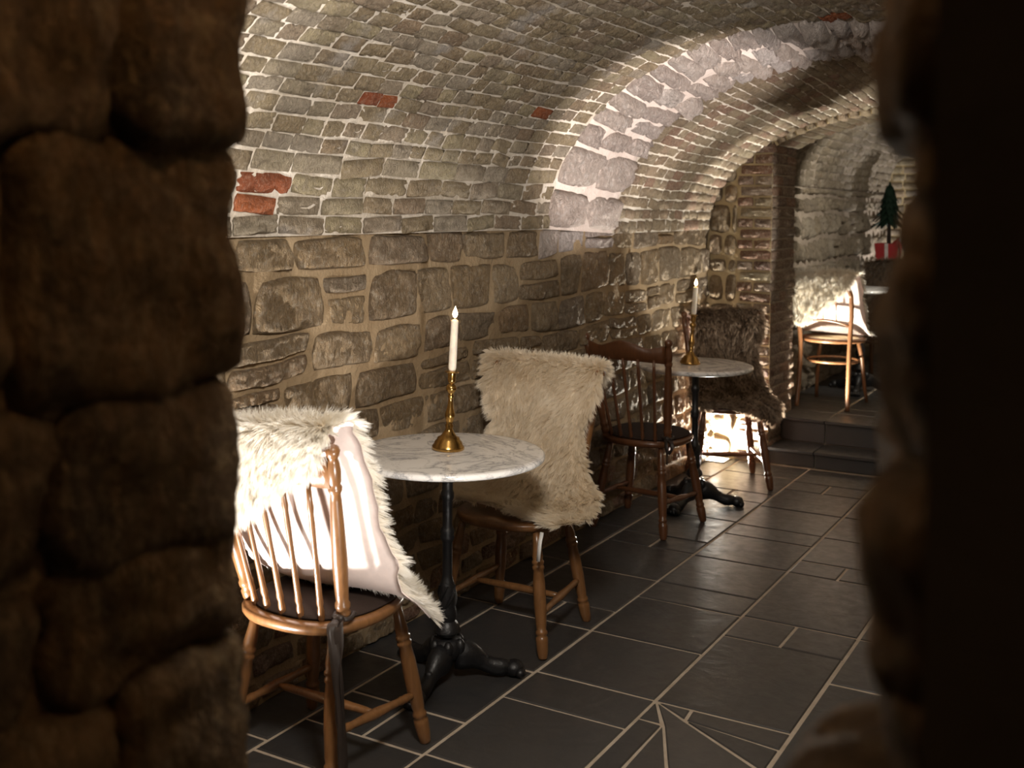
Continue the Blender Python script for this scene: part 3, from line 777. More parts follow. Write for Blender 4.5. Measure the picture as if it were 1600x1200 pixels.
def seat_mesh(mb, a=.215, b=.21, z=.455, th=.032, ex=2.5, sad=.012):
    seg = 36; rings = [0, .25, .5, .72, .88, .955, .99, 1.0]
    def rad(an):
        c, s = abs(math.cos(an)), abs(math.sin(an)); return 1/((c/a)**ex+(s/b)**ex)**(1/ex)
    V = [(0, 0, z-sad)]; F = []
    for r in rings[1:]:
        for k in range(seg):
            an = 2*PI*k/seg; q = rad(an)*r; x, y = q*math.cos(an), q*math.sin(an)
            zz = z-sad*(1-min(1, r/.85)**2)
            if y > 0: zz += .010*math.exp(-(x/.05)**2)*(y/b)*(1 if r < .95 else .4)
            if r > .95: zz -= .004*(r > .97)+.005*(r == 1.0)
            V.append((x, y, zz))
    for sc, zz in ((1.0, z-th*.55), (.97, z-th*.9), (.9, z-th)):
        for k in range(seg):
            an = 2*PI*k/seg; q = rad(an)*sc; V.append((q*math.cos(an), q*math.sin(an), zz))
    nr = len(rings)-1+3
    for k in range(seg): F.append((0, 1+k, 1+(k+1) % seg))
    for i in range(nr-1):
        for k in range(seg): F.append((1+i*seg+k, 1+(i+1)*seg+k, 1+(i+1)*seg+(k+1) % seg, 1+i*seg+(k+1) % seg))
    F.append(tuple(1+(nr-1)*seg+k for k in range(seg))[::-1])
    return mb.add(V, F)
def windsor(wood):
    r = empty('dining_chair')
    seat_mesh(MB()).build('seat', wood, r)
    feet = {}
    for sx in (-1, 1):
        for fr in (0, 1):
            t = Vector((sx*(.150 if fr else .135), .135 if fr else -.125, .436)); b = Vector((sx*(.215 if fr else .193), .20 if fr else -.20, 0))
            feet[sx, fr] = (t, b); MB().lathe(t, b, LEG, 14).build('leg', wood, r)
        a = feet[sx, 0]; c = feet[sx, 1]
        MB().lathe(a[0].lerp(a[1], .62), c[0].lerp(c[1], .66), STRE, 10).build('stretcher', wood, r)
    mid = lambda sx: (feet[sx, 0][0].lerp(feet[sx, 0][1], .62)+feet[sx, 1][0].lerp(feet[sx, 1][1], .66))/2
    MB().lathe(mid(-1), mid(1), PLAINST, 10).build('stretcher', wood, r)
    for sx in (-1, 1): MB().lathe((sx*.168, -.118, .452), (sx*.225, -.235, .96), POST, 14).build('back_post', wood, r)
    n = 5
    for i in range(n):
        u = (i-(n-1)/2)/((n-1)/2)
        p = Vector((u*.118, -.118-.055*(1-(u*.62)**2)*.9, .452)); q = Vector((u*.155, -.228-.038*(1-(u*.7)**2), .858))
        MB().lathe(p, q, SPIN, 8).build('spindle', wood, r)
    # crest rail: bowed backwards, humped top edge
    rows = []
    for i in range(25):
        u = i/12-1; x = u*.210; y = -.224-.040*(1-u*u)
        zt = .918+.026*math.exp(-(u/.36)**2)+.010*abs(u)**4-.010*math.exp(-((abs(u)-.62)/.18)**2); zb = .838+.008*(1-u*u)
        ring = []
        for (dy, zz) in ((.008, zb+.004), (.010, (zb+zt)/2), (.007, zt-.006), (0, zt), (-.009, zt-.007), (-.010, (zb+zt)/2), (-.008, zb+.003), (0, zb)): ring.append(Vector((x, y+dy-.18*(zz-.876), zz)))
        rows.append(ring+[ring[0]])
    mb = MB().grid(rows); mb.f.append(tuple(range(8))); mb.f.append(tuple(24*9+k for k in range(8))[::-1]); mb.mi += [0, 0]
    mb.build('crest_rail', wood, r)
    return r
def place(o, x, y, rz, z=0): o.location = (x, y, z); o.rotation_euler = (0, 0, R(rz)); return o
GC = 'turned wooden chairs along the stone wall'
c1 = place(windsor(M['oak']), -2.015, 2.393, 0)
tag(c1, 'golden brown spindle-back chair seen from behind, nearest the opening, under a draped white sheepskin', 'chair', GC)
c2 = place(copy_tree(c1), -2.011, 3.488, 181); tag(c2, 'brown turned-leg chair facing us, covered by the cream sheepskin beside the near marble table', 'chair', GC)
c3 = place(windsor(M['darkwood']), -2.146, 5.008, -4); tag(c3, 'dark brown spindle-back chair with bare back and crest rail and a brown cushion', 'chair', GC)
c4 = place(copy_tree(c3), -2.10, 6.05, -151); tag(c4, 'dark wooden chair under the grey-brown sheepskin in front of the bright corner', 'chair', GC)

# bentwood chair with a cane seat
def bentwood(wood):
    r = empty('bentwood_chair'); SR = .195; SZ = .445
    MB().sweep([(SR*math.cos(t), SR*math.sin(t), SZ) for t in np.linspace(0, 2*PI, 37)[:-1]], .018, 8, sx=.9, sy=1.2, upv=(0, 0, 1), close=True).build('seat_rim', wood, r)
    m = MB()
    for k in range(-12, 13):
        d = k*.0145; h = math.sqrt(max(0, (SR-.005)**2-d*d))
        m.box((d-.003, -h, SZ-.002), (d+.003, h, SZ)); m.box((-h, d-.003, SZ+.0005), (h, d+.003, SZ+.0025))
    m.build('cane_panel', M['cane'], r, smooth=False)
    # back: one bent rod from a rear foot over the top to the other foot
    pts = []
    for sx, seq in ((-1, 0), (1, 1)):
        leg = [(sx*.17, -.235, 0), (sx*.165, -.205, .2), (sx*.165, -.19, .445), (sx*.18, -.215, .62), (sx*.185, -.245, .74)]
        pts.append(leg)
    full = [Vector(p) for p in pts[0]]+[Vector((.185*math.cos(t), -.25-.02*math.sin(t), .75+.125*math.sin(t))) for t in np.linspace(PI*.97, PI*.03, 11)]+[Vector(p) for p in pts[1][::-1]]
    sm = []
    for i in range(len(full)-1):
        p0, p1, p2, p3 = full[max(i-1, 0)], full[i], full[i+1], full[min(i+2, len(full)-1)]
        for k in range(4):
            t = k/4; sm.append(.5*((2*p1)+(p2-p0)*t+(2*p0-5*p1+4*p2-p3)*t*t+(3*p1-p0-3*p2+p3)*t**3))
    sm.append(full[-1]); MB().sweep(sm, .0155, 10).build('back_frame', wood, r)
    rail = [(.168*u, -.205-.028*(1-u*u), .555+.035*(1-u*u)) for u in np.linspace(-1, 1, 13)]
    MB().sweep(rail, .009, 8).build('back_rail', wood, r)
    for u in (-.5, 0, .5): MB().sweep([(.168*u, -.205-.028*(1-u*u), .555+.035*(1-u*u)), (.175*u, -.262, .86)], .006, 6).build('spindle', wood, r)
    for sx in (-1, 1):
        MB().sweep([(sx*.125, .13, .44), (sx*.15, .155, .30), (sx*.165, .175, .1), (sx*.175, .20, 0)], [.015, .0145, .013, .0125], 8).build('leg', wood, r)
    MB().sweep([(.168*math.cos(t), .168*math.sin(t)-.005, .30) for t in np.linspace(0, 2*PI, 33)[:-1]], .009, 8, close=True).build('leg_hoop', wood, r)
    return r
c5 = place(bentwood(M['bentwood']), -1.86, 7.50, -3, Z2); tag(c5, 'bentwood chair with round cane seat on the raised floor above the steps', 'chair', 'bentwood chairs in the far room')
c6 = place(copy_tree(c5), -1.78, 8.78, 176, Z2); tag(c6, 'bentwood chair behind the far table, hidden under dark brown fur', 'chair', 'bentwood chairs in the far room')

# cushions with ribbons
def ribbon(pts, w, twist, parent, name='ribbon'):
    P = [Vector(p) for p in pts]; n = len(P); rows = []
    fine = []
    for i in range(n-1):
        p0, p1, p2, p3 = P[max(i-1, 0)], P[i], P[i+1], P[min(i+2, n-1)]
        for k in range(5):
            t = k/5; fine.append(.5*((2*p1)+(p2-p0)*t+(2*p0-5*p1+4*p2-p3)*t*t+(3*p1-p0-3*p2+p3)*t**3))
    fine.append(P[-1]); N = len(fine)
    for i, p in enumerate(fine):
        t = fine[min(i+1, N-1)]-fine[max(i-1, 0)]; t.normalize(); a = Vector((1, .2, 0)); a = (a-t*a.dot(t)).normalized(); b = t.cross(a)
        an = twist*i/N+.35*math.sin(i*.7); d = a*math.cos(an)+b*math.sin(an); e = t.cross(d)
        rows.append([p-d*w/2, p-d*w/6+e*w*.12, p+d*w/6-e*w*.08, p+d*w/2])
    o = MB().grid(rows).build(name, M['ribbon'], parent)
    so = o.modifiers.new('thick', 'SOLIDIFY'); so.thickness = .0012; return o
def cushion(ch, label, long):
    r = empty('seat_cushion', ch.location, 0, label=label, cat='cushion', group='dark chair cushions'); r.rotation_euler = ch.rotation_euler
    seg = 36; V = []; F = []; prof = [(0, .478), (.4, .4785), (.75, .476), (.92, .471), (.985, .464), (1.0, .4605), (.97, .457), (.8, .4565), (0, .4565)]
    rad = lambda an: 1/((abs(math.cos(an))/.198)**2.4+(abs(math.sin(an))/.19)**2.4)**(1/2.4)
    V.append((0, .01, prof[0][1]))
    for q, z in prof[1:-1]:
        for k in range(seg): an = 2*PI*k/seg; V.append((rad(an)*q*math.cos(an), .01+rad(an)*q*math.sin(an), z))
    V.append((0, .01, prof[-1][1])); n = len(prof)-2
    for k in range(seg): F.append((0, 1+k, 1+(k+1) % seg))
    for i in range(n-1):
        for k in range(seg): F.append((1+i*seg+k, 1+(i+1)*seg+k, 1+(i+1)*seg+(k+1) % seg, 1+i*seg+(k+1) % seg))
    for k in range(seg): F.append((len(V)-1, 1+(n-1)*seg+(k+1) % seg, 1+(n-1)*seg+k))
    MB().add(V, F).build('pad', M['cushion'], r)
    kx = .172
    MB().sweep([(kx+.026*math.cos(t), -.122+.026*math.sin(t), .474+.004*math.sin(3*t)) for t in np.linspace(0, 2*PI, 17)[:-1]], .007, 6, close=True).build('ribbon_loop', M['ribbon'], r)
    MB().ellipsoid((kx+.01, -.152, .474), .014, .011, .012).build('ribbon_knot', M['ribbon'], r)
    if long:
        ribbon([(kx+.012, -.158, .472), (kx+.03, -.185, .455), (kx+.045, -.20, .38), (kx+.052, -.205, .25), (kx+.072, -.21, .12), (kx+.10, -.215, .012)], .034, 1.2, r)
        ribbon([(kx+.006, -.158, .472), (kx+.015, -.19, .462), (kx+.04, -.208, .40), (kx+.06, -.212, .28), (kx+.075, -.22, .15), (kx+.085, -.225, .06)], .028, -1.6, r)
    else:
        ribbon([(kx+.012, -.155, .472), (kx+.045, -.175, .462), (kx+.05, -.185, .43), (kx+.03, -.18, .41)], .018, .8, r)
        ribbon([(kx+.006, -.158, .47), (kx+.02, -.18, .45), (kx+.028, -.185, .40), (kx+.03, -.19, .36)], .016, 1.2, r)
    return r
cushion(c1, 'dark brown seat cushion tied with long satin ribbons, below the white sheepskin', True)
cushion(c3, 'round dark brown cushion on the bare-backed spindle chair', False)

# ------------------------------------------------------------------ tables
def bistro_table(R_=.315, turn=0, z=.75):
    r = empty('bistro_table')
    prof = [(0, z), (R_-.02, z), (R_-.008, z-.001), (R_-.002, z-.005), (R_, z-.012), (R_-.002, z-.019), (R_-.008, z-.023), (0, z-.024)]
    seg = 72; V = [(0, 0, z)]; F = []
    for q, zz in prof[1:-1]:
        for k in range(seg): V.append((q*math.cos(2*PI*k/seg), q*math.sin(2*PI*k/seg), zz))
    V.append((0, 0, z-.024)); n = len(prof)-2
    for k in range(seg): F.append((0, 1+k, 1+(k+1) % seg))
    for i in range(n-1):
        for k in range(seg): F.append((1+i*seg+k, 1+(i+1)*seg+k, 1+(i+1)*seg+(k+1) % seg, 1+i*seg+(k+1) % seg))
    for k in range(seg): F.append((len(V)-1, 1+(n-1)*seg+(k+1) % seg, 1+(n-1)*seg+k))
    MB().add(V, F).build('table_top', M['marble'], r, autosmooth=50)
    m = MB(); H = z-.024
    P = [(.150, .030), (.165, .045), (.185, .040), (.20, .028), (.215, .033), (.235, .030), (.25, .027), (.32, .026), (.335, .020), (.35, .0165), (.46, .0165), (.47, .021), (.478, .024), (.487, .021), (.497, .024), (.506, .021), (.515, .0165), (.60, .017), (.61, .021), (.625, .022), (.635, .018), (H-.02, .0185), (H-.01, .03), (H, .032)]
    m.lathe((0, 0, 0), (0, 0, 1), [(a, b) for a, b in P], 18)
    # spiral leaves on the swollen lower shaft
    for k in range(5):
        a0 = 2*PI*k/5
        m.sweep([(.027*math.cos(a0+t*1.6), .027*math.sin(a0+t*1.6), .245+.075*t) for t in np.linspace(0, 1, 7)], [.002, .005, .007, .007, .006, .004, .002], 6)
    m.build('pillar', M['iron'], r, autosmooth=40)
    m = MB(); m.lathe((0, 0, -.025), (0, 0, .975), [(.075, .012), (.09, .03), (.11, .05), (.135, .058), (.15, .05), (.165, .046)], 16)
    for k in range(6): a = turn+PI/3*k+PI/6; m.ellipsoid((.048*math.cos(a), .048*math.sin(a), .115), .018, .018, .03, 8, 6)
    m.build('hub', M['iron'], r)
    for k in range(3):
        a = turn+2*PI*k/3; u = Vector((math.cos(a), math.sin(a), 0)); s = Vector((-u.y, u.x, 0))
        m = MB(); pts = []; rad = []
        for t in np.linspace(0, 1, 12):
            rr = .03+.185*t; zz = .085-.02*math.sin(t*PI*.9)-.036*t*t-.008*t+.008*math.sin(2*PI*t); pts.append(u*rr+Vector((0, 0, zz))); rad.append(.030*(1-t)+.018+.006*math.sin(3*PI*t))
        m.sweep(pts, rad, 10, sx=1.05, sy=.8, upv=(0, 0, 1))
        for t in (.2, .4, .6): q = pts[int(t*11)]; m.ellipsoid(q+Vector((0, 0, .020)), .016, .016, .012, 8, 5)
        m.build('table_leg', M['iron'], r)
        m = MB(); c = u*.225
        V0 = len(m.v); m.ellipsoid(c+Vector((0, 0, .028)), .034, .034, .028, 12, 8)
        for j in (-1.5, -.5, .5, 1.5): m.ellipsoid(c+u*(.024-.004*abs(j))+s*(j*.0155)+Vector((0, 0, .017)), .017, .017, .0168, 8, 6)
        m.build('paw_foot', M['iron'], r)
    return r
GT = 'round marble bistro tables on iron pedestals'
t1 = place(bistro_table(.321, R(38), .762), -1.988, 2.985, 0); tag(t1, 'round marble table with black cast-iron pedestal between the two pale sheepskin chairs', 'table', GT)
t2 = place(bistro_table(.30, R(25)), -2.07, 5.46, 0); tag(t2, 'round marble table between the bare spindle chair and the grey-brown sheepskin chair', 'table', GT)
t3 = place(copy_tree(t2), -1.82, 8.12, 10, Z2); tag(t3, 'round marble table on the raised floor of the far room', 'table', GT)

# ------------------------------------------------------------------ candlesticks and candles
CS = [(0, .046), (.004, .050), (.012, .049), (.018, .044), (.026, .042), (.034, .035), (.040, .034), (.046, .024), (.062, .014), (.072, .010), (.080, .013), (.086, .0095), (.098, .012), (.112, .0155), (.124, .014), (.140, .0095), (.160, .0075), (.172, .0068), (.178, .010), (.184, .0075), (.190, .009), (.198, .015), (.206, .0165), (.214, .013), (.220, .008), (.226, .0115), (.230, .0125), (.236, .012), (.250, .0125), (.255, .013), (.258, .022), (.260, .0225), (.262, .019), (.263, .0115)]
def candlestick(x, y, z, lean, mat, label):
    o = MB().lathe((0, 0, 0), (0, 0, 1), [(a, b*1.09) for a, b in CS], 28).build('candlestick', mat, autosmooth=60)
    o.location = (x, y, z); o.rotation_euler = lean; tag(o, label, 'candlestick', 'brass candlesticks on the marble tables'); return o
def candle(st, h, label, lamp):
    r = empty('candle', st.matrix_basis@Vector((0, 0, .258)), 0, label=label, cat='candle', group='lit white taper candles'); r.rotation_euler = st.rotation_euler
    MB().lathe((0, 0, 0), (0, 0, h), [(0, .0105), (.08, .0130), (.1, .0135), (.93, .0124), (.965, .0128), (.985, .0105), (1, .004)], 16).build('wax', M['candle'], r)
    MB().lathe((0, 0, h-.002), (0, 0, h+.010), [(0, .0009), (1, .0007)], 6).build('wick', M['wick'], r)
    MB().lathe((0, 0, h+.004), (0, 0, h+.044), [(0, .002), (.12, .0065), (.3, .0092), (.5, .0080), (.75, .0042), (1, .0004)], 12).build('flame', M['flame'], r)
    p = r.matrix_basis@Vector((0, 0, h+.03)); point('candle_glow', p, lamp, (1, .55, .22), .012)
    return r
k3 = R(2.6)
lean = (k3*math.sin(-yaw)*-1*0+k3*.0, k3*.87, 0)
s1 = candlestick(-2.005, 3.012, .7625, (R(-1.3), R(2.4), 0), M['brass'], 'shiny brass candlestick on the near marble table')
candle(s1, .176, 'white candle burning on the near marble table', .5)
s2 = candlestick(-2.10, 5.455, .7505, (R(-1.8), R(3.0), 0), M['brass_dark'], 'dull brass candlestick on the middle table by the dark chair')
candle(s2, .152, 'white candle burning on the middle table before the bright corner', .35)

# ------------------------------------------------------------------ sheepskins
def catmull(P, n):
    P = np.array(P, float); m = len(P); out = []
    for s in np.linspace(0, m-1, n):
        i = min(int(s), m-2); t = s-i; p0, p1, p2, p3 = P[max(i-1, 0)], P[i], P[i+1], P[min(i+2, m-1)]
        out.append(.5*((2*p1)+(p2-p0)*t+(2*p0-5*p1+4*p2-p3)*t*t+(3*p1-p0-3*p2+p3)*t**3))
    return np.array(out)
def sheepskin(ch, rows, label, group, fur, base, nhair, length, seed, flow=.8, upfac=.5, rad=.0007, curl=.15, clump=.34, tags=()):
    """rows: [left, middle, right] points in the chair's own frame, from the flap behind the back to the front of the seat"""
    g = np.random.default_rng(seed)
    r = empty('sheepskin', ch.location, 0, label=label, cat='sheepskin', group=group); r.rotation_euler = ch.rotation_euler
    rows = np.array(rows, float); NR, NC = 56, 33
    cols = np.stack([catmull(rows[:, k], NR) for k in range(3)], 1)
    t = np.linspace(-1, 1, NC)
    L, Mi, Rr = cols[:, 0], cols[:, 1], cols[:, 2]
    grid = (L[:, None]*(t*(t-1)/2)[None, :, None]+Mi[:, None]*(1-t*t)[None, :, None]+Rr[:, None]*(t*(t+1)/2)[None, :, None])
    # ragged outline: squeeze columns and the end rows a little
    for i in range(NR):
        k = 1-.07*noise.noise(Vector((i*.16, seed, 0)))-.05*noise.noise(Vector((i*.45, seed+4, 0)))
        endf = min(1, .80+.2*math.sqrt(min(1, min(i, NR-1-i)/6)))
        c = grid[i, NC//2]; grid[i] = c+(grid[i]-c)*k*endf
    du = np.gradient(grid, axis=1); dv = np.gradient(grid, axis=0)
    nrm = np.cross(du, dv); nrm /= np.linalg.norm(nrm, axis=2, keepdims=True)+1e-9
    ref = nrm[NR//2, NC//2]
    if ref[1]+ref[2] < 0: nrm = -nrm; flip = True
    else: flip = False
    for j in range(NR):
        for i in range(NC):
            p = grid[j, i]; grid[j, i] = p+nrm[j, i]*(.006*noise.noise(Vector(p)*7+Vector((seed, 0, 0))))
    top = grid+nrm*.002; bot = grid-nrm*.002
    m = MB(); m.grid([list(map(tuple, x)) for x in top], 1, flip); m.grid([list(map(tuple, x)) for x in bot], 0, not flip)
    n0 = NR*NC
    ring = [i for i in range(NC-1)]+[j*NC+NC-1 for j in range(NR-1)]+[(NR-1)*NC+NC-1-i for i in range(NC-1)]+[(NR-1-j)*NC for j in range(NR-1)]
    q = [(ring[i], ring[(i+1) % len(ring)], ring[(i+1) % len(ring)]+n0, ring[i]+n0) for i in range(len(ring))]
    m.f += q; m.mi += [0]*len(q)
    m.build('hide', [M['leather'], base], r)
    # wool: locks of strands rooted all over the fur side
    fi = g.uniform(0, NR-1.001, nhair); fj = g.uniform(0, NC-1.001, nhair)
    ne = nhair//7
    fj[:ne] = np.where(g.random(ne) < .5, g.uniform(0, 1.2, ne), NC-1.001-g.uniform(0, 1.2, ne))
    fi[ne:ne+ne//2] = np.where(g.random(ne//2) < .5, g.uniform(0, 1.5, ne//2), NR-1.001-g.uniform(0, 1.5, ne//2))
    def samp(A, fi, fj):
        i = fi.astype(int); j = fj.astype(int); a = (fi-i)[:, None]; b = (fj-j)[:, None]
        return A[i, j]*(1-a)*(1-b)+A[i+1, j]*a*(1-b)+A[i, j+1]*(1-a)*b+A[i+1, j+1]*a*b
    dvn = dv/(np.linalg.norm(dv, axis=2, keepdims=True)+1e-9); dun = du/(np.linalg.norm(du, axis=2, keepdims=True)+1e-9)
    # wool lies downhill: along -rows on the rear flap, along +rows on the front
    apex = int(np.argmax(grid[:, NC//2, 2])); sgn = np.where(np.arange(NR) < apex, -1.0, 1.0)
    sgn = np.convolve(np.pad(sgn, 3, mode='edge'), np.ones(7)/7, 'valid')
    dvn = dvn*sgn[:, None, None]
    # clumps
    NCL = nhair//14
    ci = g.uniform(0, NR-1.001, NCL); cj = g.uniform(0, NC-1.001, NCL); cp = samp(grid, ci, cj)
    root = samp(top, fi, fj); nn = samp(nrm, fi, fj); vv = samp(dvn, fi, fj); uu = samp(dun, fi, fj)
    # nearest clump by cells in grid space (scaled to be roughly metric)
    best = np.empty(nhair, int)
    for s in range(0, nhair, 2000):
        d = (fi[s:s+2000, None]-ci[None])**2*.55+(fj[s:s+2000, None]-cj[None])**2*.75
        best[s:s+2000] = d.argmin(1)
    edge = np.clip((np.abs(fj/(NC-1)*2-1)-.80)/.2, 0, 1)*np.sign(fj-(NC-1)/2)
    ends = np.clip((np.abs(fi/(NR-1)*2-1)-.90)/.1, 0, 1)*np.sign(fi-(NR-1)/2)
    lenv = length*(.5+.6*g.random(nhair))*(1-.05*np.abs(edge))
    # smooth sideways swirl plus a private direction per lock
    sw = np.array([noise.noise(Vector(p)*5+Vector((seed*2., 0, 0))) for p in cp])*1.2
    cr_ = g.normal(0, 1, (NCL, 3))*.24
    dirn = nn*upfac+vv*flow+uu*(sw[best]*.4)[:, None]+cr_[best]+uu*(edge*.9)[:, None]+vv*(np.abs(ends)*.5)[:, None]+g.normal(0, .10, (nhair, 3))
    dirn /= np.linalg.norm(dirn, axis=1, keepdims=True)
    # never through the hide
    dp = (dirn*nn).sum(1); dirn += nn*np.clip(.10-dp, 0, 1)[:, None]; dirn /= np.linalg.norm(dirn, axis=1, keepdims=True)
    croot = samp(top, ci, cj)
    NP = 6; pts = np.empty((nhair, NP, 3)); ph = g.uniform(0, 6.28, NCL)
    mean_dir = np.zeros((NCL, 3)); cnt = np.bincount(best, minlength=NCL)[:, None]+1e-6
    for k in range(3): mean_dir[:, k] = np.bincount(best, dirn[:, k], minlength=NCL)
    mean_dir /= cnt; mean_dir /= np.linalg.norm(mean_dir, axis=1, keepdims=True)+1e-9
    side = np.cross(mean_dir, nrm.reshape(-1, 3)[(ci.astype(int)*NC+cj.astype(int))])
    for k in range(NP):
        s = k/(NP-1)
        p = root+dirn*(lenv*s)[:, None]
        p[:, 2] -= (lenv*s*s)*.22*.5
        tgt = croot[best]+mean_dir[best]*(lenv*s)[:, None]; tgt[:, 2] -= (lenv*s*s)*.22*.5
        tgt += side[best]*(np.sin(ph[best]+s*5)*curl*length*.25*s)[:, None]
        wgt = clump*s**1.2*.8
        pts[:, k] = p*(1-wgt)+tgt*wgt
    hc = bpy.data.hair_curves.new('wool'); hc.add_curves([NP]*nhair)
    hc.points.foreach_set('position', pts.reshape(-1).astype(np.float32))
    rr = np.tile(np.array([1, 1, .95, .85, .6, .15])*rad, nhair).astype(np.float32); hc.points.foreach_set('radius', rr)
    hc.materials.append(fur)
    w_ = bpy.data.objects.new('wool', hc); COL.objects.link(w_); w_.parent = r; w_['kind'] = 'stuff'
    for pts_, wd in tags:
        P = [Vector(p) for p in pts_]; s = Vector((wd/2, 0, 0))
        o = MB().grid([[p-s, p+s] for p in P]).build('care_tag', M['tagwhite'], r); so = o.modifiers.new('thick', 'SOLIDIFY'); so.thickness = .001
    return r
wool_base_white = plain('white_wool_skin', (.72, .66, .56), .9); wool_base_cream = plain('cream_wool_skin', (.66, .57, .44), .9); wool_base_brown = plain('brown_wool_skin', (.07, .05, .035), .9)
GS = 'sheepskins draped over the chairs'
sheepskin(c1, [
 [(-.24, -.325, .63), (.02, -.335, .79), (.275, -.325, .955)],
 [(-.245, -.335, .75), (0, -.345, .88), (.275, -.33, .985)],
 [(-.235, -.315, .93), (0, -.34, .985), (.272, -.295, 1.02)],
 [(-.23, -.25, .96), (0, -.285, .99), (.27, -.225, 1.02)],
 [(-.215, -.19, .89), (0, -.215, .90), (.262, -.15, .93)],
 [(-.205, -.15, .72), (0, -.15, .72), (.255, -.085, .78)],
 [(-.21, -.08, .57), (0, -.07, .56), (.26, -.035, .63)],
 [(-.22, .0, .508), (0, .0, .497), (.275, .0, .525)],
 [(-.21, .09, .495), (.03, .10, .495), (.295, .045, .475)],
 [(-.19, .15, .48), (.07, .165, .485), (.305, .095, .42)],
 [(-.12, .18, .475), (.09, .20, .478), (.285, .13, .405)]],
 'white long-haired sheepskin folded over the nearest chair, pale hide side showing behind the spindles', GS, M['fur_white'], wool_base_white, 80000, .050, 3)
sheepskin(c2, [
 [(.23, -.30, .84), (.03, -.32, .84), (-.17, -.29, .82)],
 [(.265, -.30, .93), (.03, -.325, .93), (-.215, -.285, .93)],
 [(.27, -.255, .975), (.03, -.285, .965), (-.225, -.245, .965)],
 [(.25, -.18, .89), (.01, -.195, .88), (-.245, -.175, .89)],
 [(.19, -.14, .74), (0, -.14, .73), (-.205, -.135, .75)],
 [(.195, -.07, .60), (-.01, -.055, .57), (-.25, -.05, .625)],
 [(.26, .0, .505), (-.02, .02, .487), (-.335, .02, .545)],
 [(.265, .06, .487), (-.03, .09, .483), (-.335, .09, .49)],
 [(.22, .09, .480), (-.03, .125, .478), (-.25, .175, .455)]],
 'cream fluffy sheepskin covering the chair that faces us across the near table', GS, M['fur_cream'], wool_base_cream, 80000, .045, 5,
 tags=[([(-.215, .215, .45), (-.218, .235, .42), (-.214, .24, .355)], .014), ([(.165, .02, .45), (.168, -.01, .42), (.166, -.02, .36)], .04)])
sheepskin(c4, [
 [(.17, -.29, .84), (0, -.315, .84), (-.18, -.28, .84)],
 [(.20, -.29, .91), (0, -.315, .92), (-.22, -.28, .92)],
 [(.19, -.25, .95), (0, -.28, .962), (-.24, -.245, .968)],
 [(.17, -.185, .87), (0, -.20, .88), (-.24, -.18, .88)],
 [(.165, -.14, .70), (0, -.14, .70), (-.19, -.135, .70)],
 [(.19, -.07, .57), (0, -.055, .555), (-.22, -.05, .575)],
 [(.21, .04, .495), (0, .04, .485), (-.245, .03, .495)],
 [(.205, .15, .485), (0, .17, .482), (-.28, .10, .46)],
 [(.19, .205, .462), (0, .225, .462), (-.285, .13, .35)]],
 'grey-brown shaggy sheepskin on the chair before the bright corner', GS, M['fur_brown'], wool_base_brown, 60000, .040, 9, curl=.6, clump=.55, upfac=.35)
sheepskin(c5, [
 [(-.20, -.325, .58), (-.06, -.335, .60), (.08, -.325, .72)],
 [(-.215, -.33, .70), (-.02, -.34, .73), (.16, -.32, .80)],
 [(-.215, -.315, .84), (0, -.325, .87), (.21, -.30, .88)],
 [(-.21, -.25, .88), (0, -.26, .905), (.235, -.235, .90)],
 [(-.20, -.205, .80), (0, -.21, .80), (.235, -.18, .80)],
 [(-.205, -.16, .65), (0, -.16, .65), (.235, -.13, .65)],
 [(-.22, -.08, .52), (0, -.06, .51), (.25, -.05, .51)],
 [(-.22, .04, .48), (0, .06, .48), (.25, .06, .475)],
 [(-.18, .16, .475), (.02, .17, .475), (.22, .17, .46)]],
 'white sheepskin draped over the bentwood chair above the steps', GS, M['fur_white'], wool_base_white, 20000, .045, 13, rad=.0011)
sheepskin(c6, [
 [(.2, -.33, .72), (0, -.34, .72), (-.22, -.33, .70)],
 [(.225, -.31, .86), (0, -.325, .89), (-.235, -.30, .86)],
 [(.225, -.25, .885), (0, -.26, .90), (-.245, -.24, .885)],
 [(.21, -.19, .80), (0, -.20, .80), (-.24, -.18, .80)],
 [(.2, -.15, .65), (0, -.155, .65), (-.22, -.14, .65)],
 [(.22, -.07, .52), (0, -.06, .51), (-.24, -.05, .53)],
 [(.22, .06, .48), (0, .06, .48), (-.26, .05, .475)],
 [(.2, .16, .475), (0, .17, .475), (-.285, .12, .42)],
 [(.17, .20, .465), (0, .215, .455), (-.29, .14, .30)]],
 'dark brown sheepskin on the chair behind the far table', GS, M['fur_dark'], wool_base_brown, 16000, .045, 17, rad=.0011)

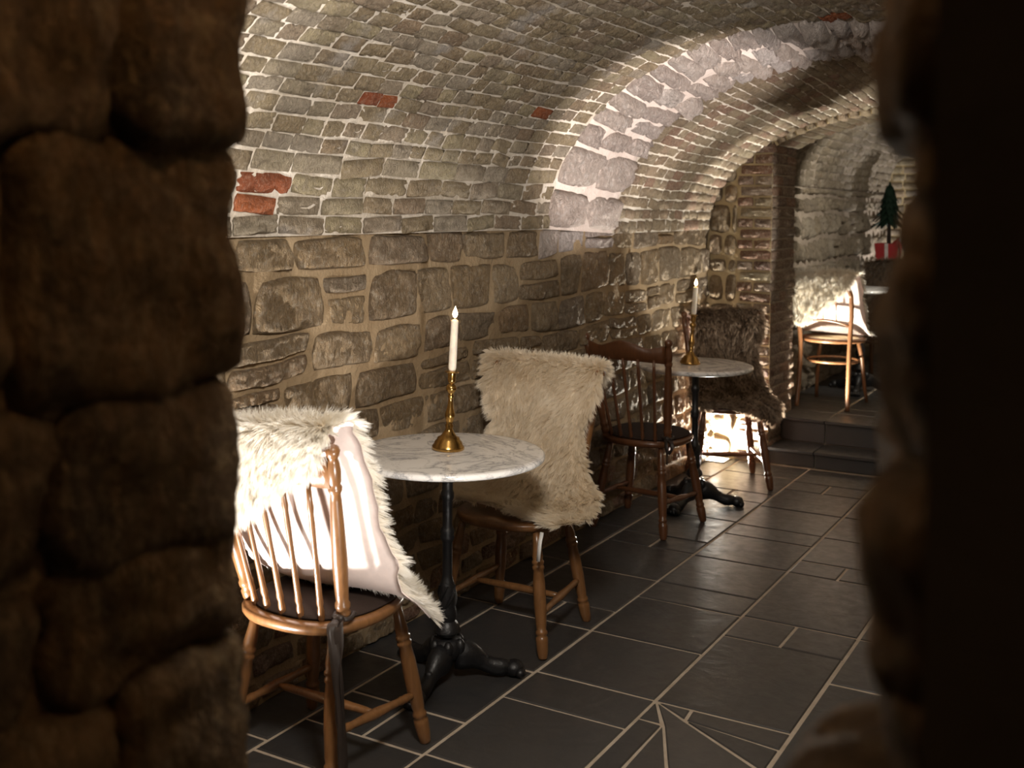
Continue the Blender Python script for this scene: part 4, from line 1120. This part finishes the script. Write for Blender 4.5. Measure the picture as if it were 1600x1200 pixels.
# ------------------------------------------------------------------ little tree in the far corner, on a tall stand
TX, TY = -1.965, 9.75
sd_ = empty('plant_stand', (TX, TY, Z2), 0, label='tall dark wooden stand under the little tree', cat='stand')
MB().lathe((0, 0, .86), (0, 0, .885), [(0, .15), (.15, .16), (.85, .16), (1, .155)], 24).build('stand_top', M['darkwood'], sd_, autosmooth=50)
for k in range(3):
    a = 2*PI*k/3+.5; MB().lathe((.09*math.cos(a), .09*math.sin(a), .86), (.16*math.cos(a), .16*math.sin(a), 0), [(0, .016), (1, .012)], 8).build('leg', M['darkwood'], sd_)
tr = empty('potted_tree', (TX, TY, Z2+.886), 0, label='small artificial Christmas tree in a red pot by the far corner', cat='plant')
m = MB(); m.add([(-.085, -.085, 0), (.085, -.085, 0), (.085, .085, 0), (-.085, .085, 0), (-.10, -.10, .15), (.10, -.10, .15), (.10, .10, .15), (-.10, .10, .15), (-.09, -.09, .15), (.09, -.09, .15), (.09, .09, .15), (-.09, .09, .15), (-.088, -.088, .12), (.088, -.088, .12), (.088, .088, .12), (-.088, .088, .12)],
 [(0, 3, 2, 1), (0, 1, 5, 4), (1, 2, 6, 5), (2, 3, 7, 6), (3, 0, 4, 7), (4, 5, 9, 8), (5, 6, 10, 9), (6, 7, 11, 10), (7, 4, 8, 11), (8, 9, 13, 12), (9, 10, 14, 13), (10, 11, 15, 14), (11, 8, 12, 15), (12, 13, 14, 15)])
pot = m.build('pot', M['pot'], tr, smooth=False)
MB().add([(-.014, -.0885, .0), (.014, -.0885, .0), (.014, -.1035, .151), (-.014, -.1035, .151), (-.014, -.085, 0), (.014, -.085, 0), (.014, -.10, .151), (-.014, -.10, .151)], [(0, 1, 2, 3), (0, 3, 7, 4), (1, 5, 6, 2), (3, 2, 6, 7)]).build('ribbon', M['silver'], pot, smooth=False)
m = MB(); m.lathe((.07, -.05, .13), (.11, -.07, .20), [(0, .04), (.3, .036), (.7, .018), (1, .006)], 10); m.build('red_cap', M['pot'], tr)
MB().ellipsoid((.115, -.072, .185), .014, .014, .014).build('pompom', M['tagwhite'], tr)
MB().lathe((0, 0, .12), (0, 0, .62), [(0, .019), (1, .008)], 8).build('trunk', M['bark'], tr)
nl = 6
for k in range(nl):
    z0 = .30+.055*k; rr = .135*(1-k/(nl+.6))+.018; m = MB()
    for j in range(11):
        a = 2*PI*j/11+k*.4+random.uniform(-.1, .1); u = Vector((math.cos(a), math.sin(a), 0)); L_ = rr*random.uniform(.8, 1.15)
        P = [Vector((0, 0, z0+.075))+u*(L_*t)+Vector((0, 0, -.075*t-.03*t*t)) for t in np.linspace(0, 1, 5)]
        s = Vector((-u.y, u.x, 0)); W = [.012, .026, .03, .02, .003]
        m.grid([[p-s*w_, p+Vector((0, 0, .010)), p+s*w_] for p, w_ in zip(P, W)])
    m.build('bough', M['needles'], tr)
m = MB(); m.lathe((0, 0, .60), (0, 0, .68), [(0, .03), (.5, .016), (1, .002)], 8); m.build('bough', M['needles'], tr)
bpy.context.view_layer.update()
